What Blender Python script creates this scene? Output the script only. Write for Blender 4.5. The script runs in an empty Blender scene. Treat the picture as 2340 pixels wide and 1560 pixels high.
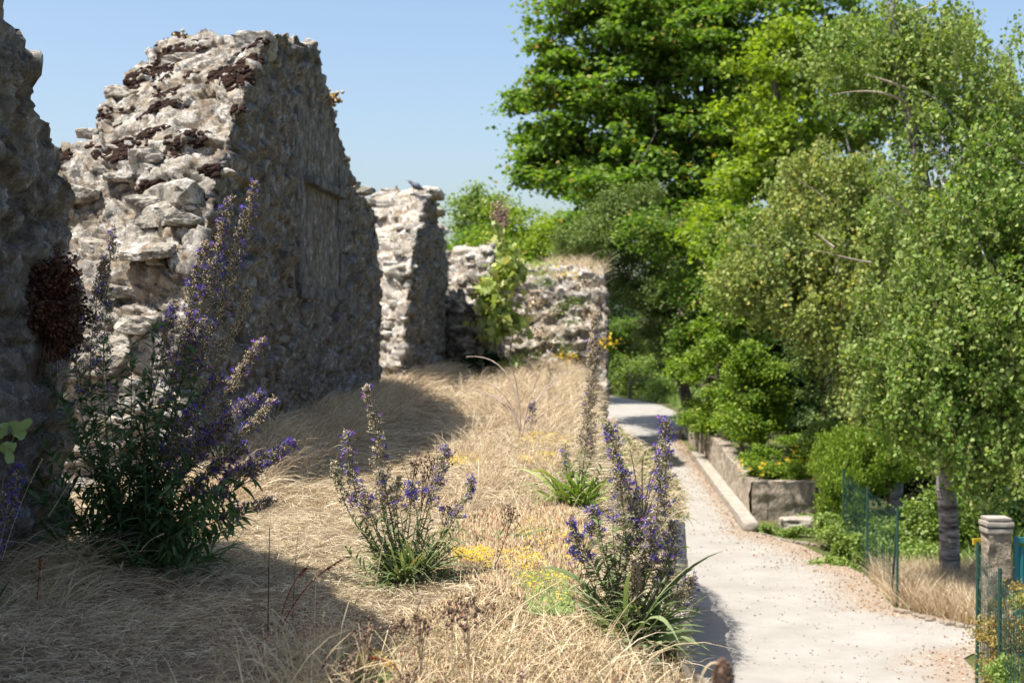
import bpy, math
import numpy as np
from mathutils import Vector

# ------------------------------------------------------------------ camera, world, sun
scene = bpy.context.scene
FPX = 3250.0; CAMZ = 1.3; TILT = math.radians(1.06)
cam = bpy.data.cameras.new('camera'); camo = bpy.data.objects.new('camera', cam)
scene.collection.objects.link(camo); scene.camera = camo
camo.location = (0, 0, CAMZ); camo.rotation_euler = (math.radians(90) - TILT, 0, 0)
cam.sensor_width = 36; cam.lens = 50; cam.clip_start = 0.1; cam.clip_end = 2000
cam.dof.use_dof = True; cam.dof.focus_distance = 7.2; cam.dof.aperture_fstop = 3.7

KX, KY = 0.43, 0.20                       # sun: shadow offset per metre of height
sun_vec = Vector((-KX, -KY, 1.0)).normalized()
SUN_EL = math.asin(sun_vec.z); SUN_AZ = math.atan2(sun_vec.x, sun_vec.y)
w = bpy.data.worlds.new('World'); scene.world = w; w.use_nodes = True
nt = w.node_tree; nt.nodes.clear()
sky = nt.nodes.new('ShaderNodeTexSky'); sky.sky_type = 'NISHITA'; sky.sun_disc = False
sky.sun_elevation = SUN_EL; sky.sun_rotation = SUN_AZ
sky.air_density = 1.0; sky.dust_density = 2.5; sky.ozone_density = 1.9; sky.altitude = 100
bg = nt.nodes.new('ShaderNodeBackground'); bg.inputs[1].default_value = 0.112
wo = nt.nodes.new('ShaderNodeOutputWorld')
nt.links.new(sky.outputs[0], bg.inputs[0]); nt.links.new(bg.outputs[0], wo.inputs[0])
sun = bpy.data.lights.new('sun', 'SUN'); sun.energy = 5.0; sun.angle = math.radians(0.5); sun.color = (1.0, 0.95, 0.87)
suno = bpy.data.objects.new('sun', sun); scene.collection.objects.link(suno)
suno.rotation_euler = sun_vec.to_track_quat('Z', 'Y').to_euler(); suno.location = (-10, -5, 30)
scene.view_settings.view_transform = 'Standard'; scene.view_settings.look = 'None'
scene.view_settings.exposure = 0.86; scene.view_settings.gamma = 1.0
scene.render.engine = 'CYCLES'
scene.cycles.max_bounces = 6; scene.cycles.diffuse_bounces = 3; scene.cycles.transmission_bounces = 3
scene.cycles.use_denoising = True

# ------------------------------------------------------------------ helpers
rng = np.random.default_rng(11)
COL = scene.collection

def P(px, py, Y):                          # picture position at depth Y -> world
    dx = (px - 1170) / FPX; dz = (780 - py) / FPX
    y = math.cos(TILT) + dz * math.sin(TILT); z = dz * math.cos(TILT) - math.sin(TILT)
    return np.array([dx / y * Y, Y, CAMZ + z / y * Y])

def GP(px, py, z=0.0):                     # picture position on a level plane z
    a = P(px, py, 1.0); d = a - np.array([0, 0, CAMZ]); t = (z - CAMZ) / d[2]
    return np.array([d[0] * t, t, z])

def _h(ix, iy, iz, s):
    ix = ix.astype(np.int64); iy = iy.astype(np.int64); iz = iz.astype(np.int64)
    n = (ix * 73856093) ^ (iy * 19349663) ^ (iz * 83492791) ^ (s * 2654435761)
    n &= 0xffffffff
    n = ((n ^ (n >> 13)) * 1274126177) & 0xffffffff
    n = ((n ^ (n >> 16)) * 2246822519) & 0xffffffff
    return ((n ^ (n >> 15)) & 0xffffff) / float(0x1000000)

def vnoise(p, s=0):
    f = np.floor(p); t = p - f; t = t * t * (3 - 2 * t)
    r = 0
    for dx in (0, 1):
        wx = t[:, 0] if dx else 1 - t[:, 0]
        for dy in (0, 1):
            wy = t[:, 1] if dy else 1 - t[:, 1]
            for dz in (0, 1):
                wz = t[:, 2] if dz else 1 - t[:, 2]
                r = r + wx * wy * wz * _h(f[:, 0] + dx, f[:, 1] + dy, f[:, 2] + dz, s)
    return r * 2 - 1

def fbm(p, o=4, s=0):
    r = 0; a = 1
    for i in range(o):
        r = r + a * vnoise(p * 2 ** i + 17.3 * i, s + i); a *= 0.5
    return r

def worley(p, s=0):
    f = np.floor(p); n = len(p)
    d1 = np.full(n, 9.0); d2 = np.full(n, 9.0); i1 = np.zeros(n); i2 = np.zeros(n); dl = np.zeros((n, 3))
    for dx in (-1, 0, 1):
        for dy in (-1, 0, 1):
            for dz in (-1, 0, 1):
                cx, cy, cz = f[:, 0] + dx, f[:, 1] + dy, f[:, 2] + dz
                q = np.stack([cx + _h(cx, cy, cz, s + 1), cy + _h(cx, cy, cz, s + 2), cz + _h(cx, cy, cz, s + 3)], 1)
                d = np.linalg.norm(q - p, axis=1); h = _h(cx, cy, cz, s + 4); g = _h(cx, cy, cz, s + 5)
                m = d < d1
                d2 = np.where(m, d1, np.minimum(d2, d)); d1 = np.where(m, d, d1)
                i1 = np.where(m, h, i1); i2 = np.where(m, g, i2); dl = np.where(m[:, None], p - q, dl)
    worley.delta = dl
    return d1, d2, i1, i2

def sstep(a, b, x):
    t = np.clip((x - a) / (b - a), 0, 1); return t * t * (3 - 2 * t)

def unit(v):
    v = np.asarray(v, float); return v / np.maximum(np.linalg.norm(v, axis=-1, keepdims=True), 1e-9)

def mk(name, pieces, mats, parent=None, smooth=True, attrs=None):
    """pieces: list of (V, F, mat index). One mesh object."""
    Vs, loops, tot, mi, sm = [], [], [], [], []; off = 0
    for pc in pieces:
        V, F, m = pc
        if len(V) == 0 or len(F) == 0: continue
        V = np.asarray(V, float); F = np.asarray(F)
        Vs.append(V); loops.append((F + off).ravel()); tot.append(np.full(len(F), F.shape[1])); mi.append(np.full(len(F), m % 100)); sm.append(np.full(len(F), smooth and m < 100))
        off += len(V)
    V = np.concatenate(Vs); L = np.concatenate(loops).astype(np.int32); T = np.concatenate(tot).astype(np.int32); M = np.concatenate(mi).astype(np.int32)
    me = bpy.data.meshes.new(name)
    me.vertices.add(len(V)); me.vertices.foreach_set('co', V.astype(np.float32).ravel())
    me.loops.add(len(L)); me.loops.foreach_set('vertex_index', L)
    me.polygons.add(len(T)); st = np.concatenate([[0], np.cumsum(T)[:-1]]).astype(np.int32)
    me.polygons.foreach_set('loop_start', st)
    me.polygons.foreach_set('material_index', M)
    me.polygons.foreach_set('use_smooth', np.concatenate(sm))
    for m in (mats if isinstance(mats, (list, tuple)) else [mats]): me.materials.append(m)
    me.update(calc_edges=True)
    if attrs:
        for k, a in attrs.items():
            at = me.attributes.new(k, 'FLOAT', 'POINT'); at.data.foreach_set('value', np.asarray(a, np.float32))
    o = bpy.data.objects.new(name, me); COL.objects.link(o)
    if parent is not None: o.parent = parent
    return o

def thing(name, label, cat, loc=(0, 0, 0), group=None):
    o = bpy.data.objects.new(name, None); COL.objects.link(o); o.empty_display_size = 0.1
    o.location = tuple(float(v) for v in loc); o['label'] = label; o['category'] = cat
    if group: o['group'] = group
    return o

def tag(o, label, cat, group=None, kind=None):
    o['label'] = label; o['category'] = cat
    if group: o['group'] = group
    if kind: o['kind'] = kind
    return o

def struct(o): o['kind'] = 'structure'; return o

def shift(pieces, loc):
    loc = np.asarray(loc, float); return [(np.asarray(V, float) - loc, F, m) for V, F, m in pieces]

def part(name, pieces, mats, parent, smooth=True):
    if parent is None: return mk(name, pieces, mats, None, smooth)
    return mk(name, shift(pieces, world_of(parent)), mats, parent, smooth)

def world_of(o):
    v = np.array(o.location, float)
    while o.parent is not None: o = o.parent; v = v + np.array(o.location, float)
    return v

def ribbons(P0, P1, P2, wd, segs=4, shape='blade', side=None, fold=0.0):
    """n curved strips; returns V,F. wd (n,)"""
    P0, P1, P2 = [np.atleast_2d(np.asarray(a, float)) for a in (P0, P1, P2)]; n = len(P0)
    wd = np.broadcast_to(np.asarray(wd, float), (n,))
    t = np.linspace(0, 1, segs + 1)
    C = ((1 - t) ** 2)[None, :, None] * P0[:, None] + (2 * t * (1 - t))[None, :, None] * P1[:, None] + (t ** 2)[None, :, None] * P2[:, None]
    tan = P2 - P0
    if side is None:
        r = rng.normal(size=(n, 3)); side = np.cross(tan, r)
    side = unit(side)
    if shape == 'blade': prof = 1 - 0.85 * t ** 1.5
    elif shape == 'leaf': prof = np.sin(np.pi * np.clip(0.06 + 0.92 * t ** 0.85, 0, 1)) 
    else: prof = np.ones_like(t)
    W = side[:, None] * (wd[:, None] * prof[None])[..., None] * 0.5
    if fold > 0:
        nrm = unit(np.cross(tan, side))[:, None] * (wd[:, None] * prof[None])[..., None] * fold
        V = np.stack([C - W + nrm, C, C + W + nrm], 2).reshape(-1, 3); k = 3
    else:
        V = np.stack([C - W, C + W], 2).reshape(-1, 3); k = 2
    base = (np.arange(n) * (segs + 1) * k)[:, None, None]
    s = (np.arange(segs) * k)[None, :, None]
    qs = []
    for c in range(k - 1):
        qs.append(base + s + np.array([c, c + 1, c + 1 + k, c + k])[None, None])
    F = np.concatenate([q.reshape(-1, 4) for q in qs])
    return V, F

def tube(pts, rad, sides=6):
    pts = np.asarray(pts, float); n = len(pts); rad = np.broadcast_to(np.asarray(rad, float), (n,))
    tan = unit(np.gradient(pts, axis=0)); ref = np.array([0.31, 0.13, 0.94]); 
    a = unit(np.cross(tan, ref)); a = np.where(np.isfinite(a), a, 0); b = np.cross(tan, a)
    th = np.linspace(0, 2 * np.pi, sides, endpoint=False)
    V = pts[:, None] + rad[:, None, None] * (np.cos(th)[None, :, None] * a[:, None] + np.sin(th)[None, :, None] * b[:, None])
    i = np.arange(n - 1)[:, None] * sides; j = np.arange(sides)[None]; k = (j + 1) % sides
    F = np.stack([i + j, i + k, i + sides + k, i + sides + j], -1).reshape(-1, 4)
    return V.reshape(-1, 3), F

def bez(P0, P1, P2, n=10):
    t = np.linspace(0, 1, n)[:, None]; P0, P1, P2 = map(np.asarray, (P0, P1, P2))
    return (1 - t) ** 2 * P0 + 2 * t * (1 - t) * P1 + t ** 2 * P2

def frames(d, roll=None):
    d = unit(d); n = len(d)
    r = rng.normal(size=(n, 3)) if roll is None else roll
    b = unit(np.cross(d, r)); c = np.cross(d, b)
    return np.stack([d, b, c], 2)          # columns: x axis = d

def inst(tv, tf, R, S, T):
    """template instances, R (n,3,3), S (n,3) or (n,), T (n,3)"""
    n = len(T); S = np.asarray(S, float)
    if S.ndim == 0: S = np.full((n, 3), float(S))
    if S.ndim == 1: S = np.repeat(S[:, None], 3, 1)
    V = np.einsum('nij,nkj->nki', R, tv[None] * S[:, None]) + T[:, None]
    F = tf[None] + (np.arange(n) * len(tv))[:, None, None]
    return V.reshape(-1, 3), F.reshape(-1, tf.shape[1])

LEAF_V = np.array([[0, 0, 0], [.45, .42, .10], [1, 0, -.06], [.45, -.42, .10]], float); LEAF_F = np.array([[0, 1, 2], [0, 2, 3]])
OCT_V = np.array([[0, 0, 0], [.45, .5, 0], [.45, 0, .5], [.45, -.5, 0], [.45, 0, -.5], [1, 0, 0]], float)
OCT_F = np.array([[0, 2, 1], [0, 3, 2], [0, 4, 3], [0, 1, 4], [5, 1, 2], [5, 2, 3], [5, 3, 4], [5, 4, 1]])
def _flower():
    V = [[0, 0, 0]]; F = []
    for k in range(5):
        a = k * 2 * np.pi / 5; r = 1.0 if k in (0, 1, 4) else 0.75
        for da, rr, x in ((-.36, .55, .75), (0, r, 1.0), (.36, .55, .75)):
            V.append([x, rr * np.cos(a + da) * .62, rr * np.sin(a + da) * .62])
        b = 1 + 3 * k; F += [[0, b, b + 1], [0, b + 1, b + 2]]
    return np.array(V, float), np.array(F)
FLW_V, FLW_F = _flower()

def ico(sub):
    import bmesh
    bm = bmesh.new(); bmesh.ops.create_icosphere(bm, subdivisions=sub, radius=1)
    V = np.array([v.co[:] for v in bm.verts]); F = np.array([[v.index for v in f.verts] for f in bm.faces]); bm.free()
    return V, F
ICO = {k: ico(k) for k in (1, 2, 3, 4)}

def blob(c, r, R=None, sub=3, amp=0.25, fr=1.6, seed=0, boxy=0.0):
    V, F = ICO[sub]; V = V.copy()
    if boxy > 0:
        m = np.max(np.abs(V), axis=1, keepdims=True); V = V * (1 - boxy) + (V / m * 0.85) * boxy
    V = V * (1 + amp * fbm(V * fr + seed * 7.13, 3, 3))[:, None]
    V = V * np.asarray(r)
    if R is not None: V = V @ np.asarray(R).T
    return V + np.asarray(c), F

def rock(c, r, R=None, sub=3, seed=0, planes=8, rough=.025):
    """angular stone: a sphere cut by random planes"""
    g = np.random.default_rng(seed); V, F = ICO[sub]
    N = unit(g.normal(size=(planes, 3))); N = np.concatenate([N, np.eye(3), -np.eye(3)]); d = g.uniform(.62, .95, len(N))
    dot = V @ N.T; rr = np.where(dot > .05, d[None] / np.maximum(dot, .05), 9).min(1); rr = np.minimum(rr, 1.15)
    V = V * rr[:, None] * (1 + rough * fbm(V * 4 + seed * 3.7, 3, 3))[:, None] * np.asarray(r)
    if R is not None: V = V @ np.asarray(R).T
    return V + np.asarray(c), F

def box(c, s, rz=0.0, bev=0.0):
    x, y, z = np.asarray(s) / 2.0
    V = np.array([[a * x, b * y, e * z] for a in (-1, 1) for b in (-1, 1) for e in (-1, 1)], float)
    F = np.array([[0, 1, 3, 2], [4, 6, 7, 5], [0, 4, 5, 1], [2, 3, 7, 6], [0, 2, 6, 4], [1, 5, 7, 3]])
    ca, sa = math.cos(rz), math.sin(rz)
    V = V @ np.array([[ca, sa, 0], [-sa, ca, 0], [0, 0, 1]]) 
    return V + np.asarray(c), F

def rough_box(c, s, rz=0.0, amp=0.01, n=8, seed=0, fr=6):
    """box with subdivided, noise-worn faces"""
    Vs = []; Fs = []; off = 0
    t = np.linspace(-1, 1, n)
    A, B = np.meshgrid(t, t, indexing='ij'); A = A.ravel(); B = B.ravel(); O = np.ones_like(A)
    i = np.arange(n - 1)[:, None] * n + np.arange(n - 1)[None]
    F = np.stack([i, i + n, i + n + 1, i + 1], -1).reshape(-1, 4)
    for ax in range(3):
        for sg in (-1, 1):
            q = [None] * 3; q[ax] = O * sg; q[(ax + 1) % 3] = A; q[(ax + 2) % 3] = B
            Vs.append(np.stack(q, 1)); Fs.append((F if sg > 0 else F[:, ::-1]) + off); off += n * n
    V = np.concatenate(Vs)
    rr = np.linalg.norm(V, axis=1, keepdims=True); V = V * (1 - 0.035 * np.maximum(rr - 1.15, 0) / 0.58)
    V = V * np.asarray(s) / 2
    V = V + amp * np.stack([fbm(V * fr + seed, 3, 1), fbm(V * fr + seed + 40, 3, 2), fbm(V * fr + seed + 80, 3, 3)], 1)
    ca, sa = math.cos(rz), math.sin(rz)
    V = V @ np.array([[ca, sa, 0], [-sa, ca, 0], [0, 0, 1]])
    return V + np.asarray(c), np.concatenate(Fs)

# ------------------------------------------------------------------ materials
class NB:
    def __init__(s, name):
        s.m = bpy.data.materials.new(name); s.m.use_nodes = True; s.t = s.m.node_tree; s.t.nodes.clear()
        s.out = s.t.nodes.new('ShaderNodeOutputMaterial')
    def n(s, ty, **kw):
        x = s.t.nodes.new(ty)
        for k, v in kw.items(): setattr(x, k, v)
        return x
    def l(s, a, b): s.t.links.new(a, b)
    def obj(s): 
        if not hasattr(s, '_tc'): s._tc = s.n('ShaderNodeTexCoord')
        return s._tc.outputs['Object']
    def noise(s, sc, det=4, rough=.55, dist=0, scale3=None, vec=None):
        x = s.n('ShaderNodeTexNoise'); x.inputs['Scale'].default_value = sc; x.inputs['Detail'].default_value = det
        x.inputs['Roughness'].default_value = rough; x.inputs['Distortion'].default_value = dist
        v = vec or s.obj()
        if scale3:
            mp = s.n('ShaderNodeMapping'); mp.inputs['Scale'].default_value = scale3; s.l(v, mp.inputs['Vector']); v = mp.outputs[0]
        s.l(v, x.inputs['Vector']); return x.outputs['Fac']
    def ramp(s, fac, stops, interp='LINEAR'):
        r = s.n('ShaderNodeValToRGB'); r.color_ramp.interpolation = interp; e = r.color_ramp.elements
        while len(e) < len(stops): e.new(0.5)
        for i, (p, c) in enumerate(stops):
            e[i].position = p; e[i].color = (c if isinstance(c, tuple) else (c, c, c)) + (1,)
        s.l(fac, r.inputs[0]); return r.outputs['Color']
    def mix(s, f, a, b, mode='MIX'):
        x = s.n('ShaderNodeMix', data_type='RGBA', blend_type=mode)
        for v, i in ((f, 0), (a, 6), (b, 7)):
            if isinstance(v, tuple): x.inputs[i].default_value = v + (1,)
            elif isinstance(v, (int, float)): x.inputs[i].default_value = v
            else: s.l(v, x.inputs[i])
        return x.outputs[2]
    def math(s, op, a, b=0.0):
        x = s.n('ShaderNodeMath', operation=op)
        for v, i in ((a, 0), (b, 1)):
            if isinstance(v, (int, float)): x.inputs[i].default_value = v
            else: s.l(v, x.inputs[i])
        return x.outputs[0]
    def rnd(s): return s.n('ShaderNodeNewGeometry').outputs['Random Per Island']
    def attr(s, nm): return s.n('ShaderNodeAttribute', attribute_name=nm).outputs['Fac']
    def bump(s, h, st, d):
        b = s.n('ShaderNodeBump'); b.inputs['Strength'].default_value = st; b.inputs['Distance'].default_value = d
        s.l(h, b.inputs['Height']); return b.outputs[0]
    def bsdf(s, col, rough=.85, spec=.25, nrm=None, metal=0):
        b = s.n('ShaderNodeBsdfPrincipled')
        if isinstance(col, tuple): b.inputs['Base Color'].default_value = col + (1,)
        else: s.l(col, b.inputs['Base Color'])
        b.inputs['Roughness'].default_value = rough; b.inputs['Specular IOR Level'].default_value = spec; b.inputs['Metallic'].default_value = metal
        if nrm is not None: s.l(nrm, b.inputs['Normal'])
        s.l(b.outputs[0], s.out.inputs[0]); return b

def leaf_mat(name, stops, trans=.35, rough=.5, spec=.35, tcol=None, vary=None):
    """leaf: colour picked per leaf, part of the light passes through"""
    b = NB(name); c = b.ramp(b.rnd(), stops)
    if vary:
        f = b.ramp(b.noise(vary[0], 2), [(.4, 0.0), (.6, 1.0)]); c = b.mix(b.math('MULTIPLY', f, vary[2]), c, vary[1])
    p = b.n('ShaderNodeBsdfPrincipled'); b.l(c, p.inputs['Base Color']); p.inputs['Roughness'].default_value = rough
    p.inputs['Specular IOR Level'].default_value = spec
    t = b.n('ShaderNodeBsdfTranslucent'); tc = b.mix(1.0, c, tcol or (1.5, 1.6, .7), 'MULTIPLY'); b.l(tc, t.inputs[0])
    m = b.n('ShaderNodeMixShader'); m.inputs[0].default_value = trans
    b.l(p.outputs[0], m.inputs[1]); b.l(t.outputs[0], m.inputs[2]); b.l(m.outputs[0], b.out.inputs[0])
    return b.m

def stone_mat(name, tint=(1, 1, 1), pale=.5, dark=.5, orange=.5, side=.8):
    """rubble; faces turned from the sun (attribute side) get lichen tones darkened to deepen their shade"""
    b = NB(name)
    st = b.attr('stone'); ed = b.attr('edge'); sd = b.attr('side')
    base = b.ramp(b.math('ADD', b.math('MULTIPLY', st, .75), b.math('MULTIPLY', b.noise(30, 6, .8), .25)), [(0, (.26, .205, .14)), (.25, (.48, .42, .335)), (.5, (.62, .575, .49)), (.75, (.38, .345, .30)), (1, (.70, .665, .60))])
    mort = b.ramp(b.noise(9, 6, .7), [(.35, (.21, .165, .12)), (.65, (.46, .375, .275))])
    c = b.mix(b.ramp(ed, [(.04, 0.0), (.14, 1.0)]), mort, base)
    c = b.mix(b.ramp(b.noise(6.1, 12, .78), [(.53, 0.0), (.57, pale)]), c, (.84, .82, .78))
    c = b.mix(b.ramp(b.noise(7.3, 12, .78), [(.50, 0.0), (.57, dark)]), c, (.085, .08, .078))
    c = b.mix(b.ramp(b.noise(23, 6, .8), [(.50, 0.0), (.66, dark)]), c, (.085, .078, .07))
    c = b.mix(b.ramp(b.noise(5.7, 8, .75), [(.60, 0.0), (.66, orange)]), c, (.40, .20, .05))
    c = b.mix(b.ramp(b.noise(46, 5, .75), [(.54, 0.0), (.72, .5)]), c, (.68, .66, .62))
    shade_crust = b.ramp(b.noise(8, 12, .80), [(.40, (.035, .035, .042)), (.46, (.095, .09, .09)), (.50, (.22, .175, .125)), (.53, (.17, .175, .195)), (.57, (.30, .31, .345)), (.63, (.68, .70, .78))])  # lichen mottling, darkened to add shade to the faces away from the sun
    shade_crust = b.mix(b.ramp(b.noise(31, 8, .8), [(.50, 0.0), (.58, .5)]), shade_crust, (.03, .03, .036))
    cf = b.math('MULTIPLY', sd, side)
    c = b.mix(b.math('MULTIPLY', cf, b.ramp(b.noise(2.6, 5, .7), [(.3, .7), (.7, 1.0)])), c, shade_crust)
    c = b.mix(1.0, c, tint, 'MULTIPLY')
    h = b.math('ADD', b.math('MULTIPLY', b.noise(26, 8, .75), .8), b.math('MULTIPLY', b.noise(80, 5, .7), .5))
    b.bsdf(c, .93, .12, b.bump(h, 1.0, .035)); return b.m

def simple(name, col, rough=.6, spec=.3, var=.25, sc=8, bump=.3, bd=.01, metal=0, scale3=None):
    b = NB(name); c2 = tuple(v * (1 - var) for v in col); c1 = tuple(min(v * (1 + var), 1) for v in col)
    n = b.noise(sc, 5, .6, scale3=scale3)
    b.bsdf(b.ramp(n, [(.3, c2), (.7, c1)]), rough, spec, b.bump(n, bump, bd) if bump else None, metal); return b.m

MAT = {}
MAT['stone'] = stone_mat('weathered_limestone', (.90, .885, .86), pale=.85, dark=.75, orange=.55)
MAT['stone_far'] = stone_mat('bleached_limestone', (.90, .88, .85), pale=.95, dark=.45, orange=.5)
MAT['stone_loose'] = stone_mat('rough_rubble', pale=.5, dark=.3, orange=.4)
def ashlar():
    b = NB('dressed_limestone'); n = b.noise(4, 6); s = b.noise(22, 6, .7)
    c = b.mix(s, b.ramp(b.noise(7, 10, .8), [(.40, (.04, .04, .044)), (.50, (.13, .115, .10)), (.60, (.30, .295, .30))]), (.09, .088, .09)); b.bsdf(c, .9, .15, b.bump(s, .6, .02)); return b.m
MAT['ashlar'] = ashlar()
def moss():
    b = NB('dry_moss'); n = b.noise(70, 4, .8)
    b.bsdf(b.ramp(n, [(.35, (.03, .018, .015)), (.6, (.075, .047, .038)), (.8, (.21, .13, .09))]), 1.0, .03, b.bump(n, 1, .03)); return b.m
MAT['moss'] = moss()
def ground_m():
    b = NB('dry_turf_soil')
    c = b.ramp(b.noise(7, 7, .7), [(.3, (.10, .075, .05)), (.5, (.28, .215, .145)), (.7, (.50, .40, .28))])
    c = b.mix(b.ramp(b.noise(1.1, 3), [(.45, 0.0), (.7, .5)]), c, (.22, .15, .10))
    b.bsdf(c, .95, .1, b.bump(b.noise(40, 6, .8), 1, .03)); return b.m
MAT['ground'] = ground_m()
def lower_m():
    b = NB('garden_soil')
    c = b.ramp(b.noise(.9, 7, .7), [(.3, (.06, .08, .025)), (.5, (.10, .12, .04)), (.7, (.24, .18, .10))])
    b.bsdf(c, .95, .1, b.bump(b.noise(20, 6, .8), 1, .04)); return b.m
MAT['lower'] = lower_m()
def path_m():
    b = NB('packed_chalk_gravel')
    c = b.ramp(b.noise(1.4, 8, .7), [(.3, (.265, .246, .218)), (.7, (.36, .342, .312))])
    c = b.mix(b.ramp(b.noise(45, 4, .8), [(.45, 0.0), (.75, .5)]), c, (.30, .27, .23))
    so = b.attr('soil'); nz = b.noise(5, 8, .75)
    f = b.ramp(b.math('ADD', so, b.math('MULTIPLY', b.math('SUBTRACT', nz, .5), 1.1)), [(.35, 0.0), (.75, .9)])
    so_c = b.ramp(b.noise(24, 6, .8), [(.35, (.20, .15, .11)), (.6, (.34, .27, .205)), (.8, (.45, .39, .32))])
    c = b.mix(f, c, so_c)
    b.bsdf(c, .95, .1, b.bump(b.noise(90, 5, .8), .5, .01)); return b.m
MAT['path'] = path_m()
STRAW = [(0, (.13, .09, .05)), (.2, (.34, .26, .16)), (.55, (.60, .50, .335)), (1, (.76, .68, .50))]
MAT['straw'] = leaf_mat('dry_straw', STRAW, .22, .6, .25, (1.1, 1.0, .8))
MAT['straw_pink'] = leaf_mat('dry_reddish_grass', [(0, (.26, .17, .10)), (.3, (.57, .46, .305)), (1, (.76, .66, .48))], .25, .6, .2, (1.1, .95, .75))
MAT['stalk'] = leaf_mat('pale_dry_stalk', [(0, (.50, .38, .22)), (1, (.74, .62, .42))], .15, .6, .2, (1, 1, .8))
MAT['seed'] = leaf_mat('brown_seed', [(0, (.07, .04, .03)), (.6, (.16, .10, .075)), (1, (.28, .19, .13))], .05, .7, .2, (1, 1, 1))
MAT['seed_pink'] = leaf_mat('pinkish_seed', [(0, (.26, .15, .10)), (1, (.55, .40, .31))], .1, .7, .2, (1, 1, 1))
MAT['rust'] = leaf_mat('rust_red_dock', [(0, (.16, .03, .012)), (1, (.42, .09, .02))], .2, .6, .2, (1.2, .8, .6))
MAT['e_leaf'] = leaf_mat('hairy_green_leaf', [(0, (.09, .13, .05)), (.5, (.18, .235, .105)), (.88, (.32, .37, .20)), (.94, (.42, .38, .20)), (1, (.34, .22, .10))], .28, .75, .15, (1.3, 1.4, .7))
MAT['e_leaf_shade'] = leaf_mat('shaded_green_leaf', [(0, (.04, .085, .03)), (.6, (.08, .15, .055)), (1, (.15, .23, .10))], .25, .7, .15, (1.2, 1.5, .6))  # bugloss leaf darkened; the near wall's shade is put into the colour
MAT['e_stem'] = simple('bristly_stem', (.20, .20, .12), .8, .1, .3, 60)
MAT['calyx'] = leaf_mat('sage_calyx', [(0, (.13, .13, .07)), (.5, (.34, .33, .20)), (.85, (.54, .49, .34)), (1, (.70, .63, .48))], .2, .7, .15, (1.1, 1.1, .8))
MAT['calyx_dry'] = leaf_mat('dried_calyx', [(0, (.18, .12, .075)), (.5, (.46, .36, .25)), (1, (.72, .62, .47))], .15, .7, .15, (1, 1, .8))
MAT['calyx_shade'] = leaf_mat('shaded_calyx', [(0, (.07, .065, .045)), (.6, (.22, .20, .13)), (1, (.52, .47, .33))], .15, .7, .15, (1, 1, .8))  # calyx darkened in colour for the bush under the wall's shade
MAT['bloom'] = leaf_mat('blue_violet_petal', [(0, (.06, .055, .33)), (.5, (.14, .12, .48)), (.8, (.24, .15, .52)), (.93, (.42, .14, .48)), (1, (.40, .42, .72))], .3, .5, .2, (1.2, 1.1, 1.3))
MAT['yellow'] = leaf_mat('yellow_petal', [(0, (.62, .42, .03)), (1, (.76, .60, .06))], .2, .6, .2, (1.2, 1.1, .6))
MAT['sedum'] = leaf_mat('rusty_stonecrop', [(0, (.10, .06, .03)), (.3, (.24, .15, .085)), (.6, (.42, .31, .185)), (.8, (.54, .43, .27)), (.9, (.24, .26, .09)), (1, (.34, .12, .07))], .15, .5, .3, (1.2, 1, .8))
MAT['sedum_g'] = leaf_mat('green_stonecrop', [(0, (.09, .14, .035)), (1, (.24, .31, .09))], .2, .45, .35)
MAT['bark'] = simple('grey_bark', (.13, .105, .085), .9, .15, .5, 9, 1, .05, scale3=(3, 3, .7))
def birch():
    b = NB('birch_bark'); n = b.noise(5, 6, .7, scale3=(.6, .6, 3.2)); g = b.noise(2.2, 5, .6)
    c = b.ramp(n, [(.40, (.05, .045, .04)), (.50, (.26, .245, .24)), (.7, (.50, .48, .47))])
    c = b.mix(b.ramp(g, [(.5, 0.0), (.62, .8)]), c, (.085, .075, .07)); b.bsdf(c, .75, .2, b.bump(n, .8, .02)); return b.m
MAT['birch'] = birch()
MAT['twig'] = simple('pale_twig', (.46, .36, .30), .8, .15, .35, 14)
MAT['twig_dark'] = simple('dark_twig', (.13, .085, .06), .85, .15, .3, 14)
MAT['maple'] = leaf_mat('maple_leaf', [(0, (.06, .115, .022)), (.5, (.125, .21, .035)), (.93, (.22, .31, .065)), (.975, (.30, .25, .08)), (1, (.40, .22, .07))], .38, .6, .22, (1.5, 1.7, .45))
MAT['maple2'] = leaf_mat('bright_tree_leaf', [(0, (.10, .16, .018)), (.5, (.20, .28, .03)), (1, (.33, .40, .06))], .42, .6, .22, (1.5, 1.6, .4))
MAT['yew'] = leaf_mat('olive_needle', [(0, (.07, .115, .03)), (.5, (.14, .20, .045)), (1, (.22, .27, .08))], .25, .5, .3, (1.3, 1.4, .5))
MAT['laurel'] = leaf_mat('glossy_shrub_leaf', [(0, (.07, .13, .018)), (.5, (.15, .235, .03)), (.95, (.28, .36, .05)), (1, (.4, .42, .1))], .36, .6, .22, (1.5, 1.7, .4))
MAT['darkleaf'] = leaf_mat('dark_shrub_leaf', [(0, (.014, .034, .010)), (.6, (.026, .058, .014)), (1, (.05, .09, .022))], .25, .6, .22, (1.3, 1.5, .5))  # near-black green; also puts deep shade behind the birch into the leaf colour
MAT['birchleaf'] = leaf_mat('birch_leaf', [(0, (.09, .165, .028)), (.5, (.19, .29, .06)), (.9, (.34, .43, .14)), (1, (.46, .44, .16))], .38, .6, .22, (1.4, 1.5, .5), vary=(.5, (.25, .27, .10), .35))
MAT['birchleaf2'] = leaf_mat('greyish_birch_leaf', [(0, (.12, .18, .045)), (.5, (.22, .29, .085)), (.9, (.34, .39, .15)), (1, (.55, .44, .10))], .36, .6, .22, (1.3, 1.4, .5), vary=(.5, (.38, .38, .07), .3))
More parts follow.
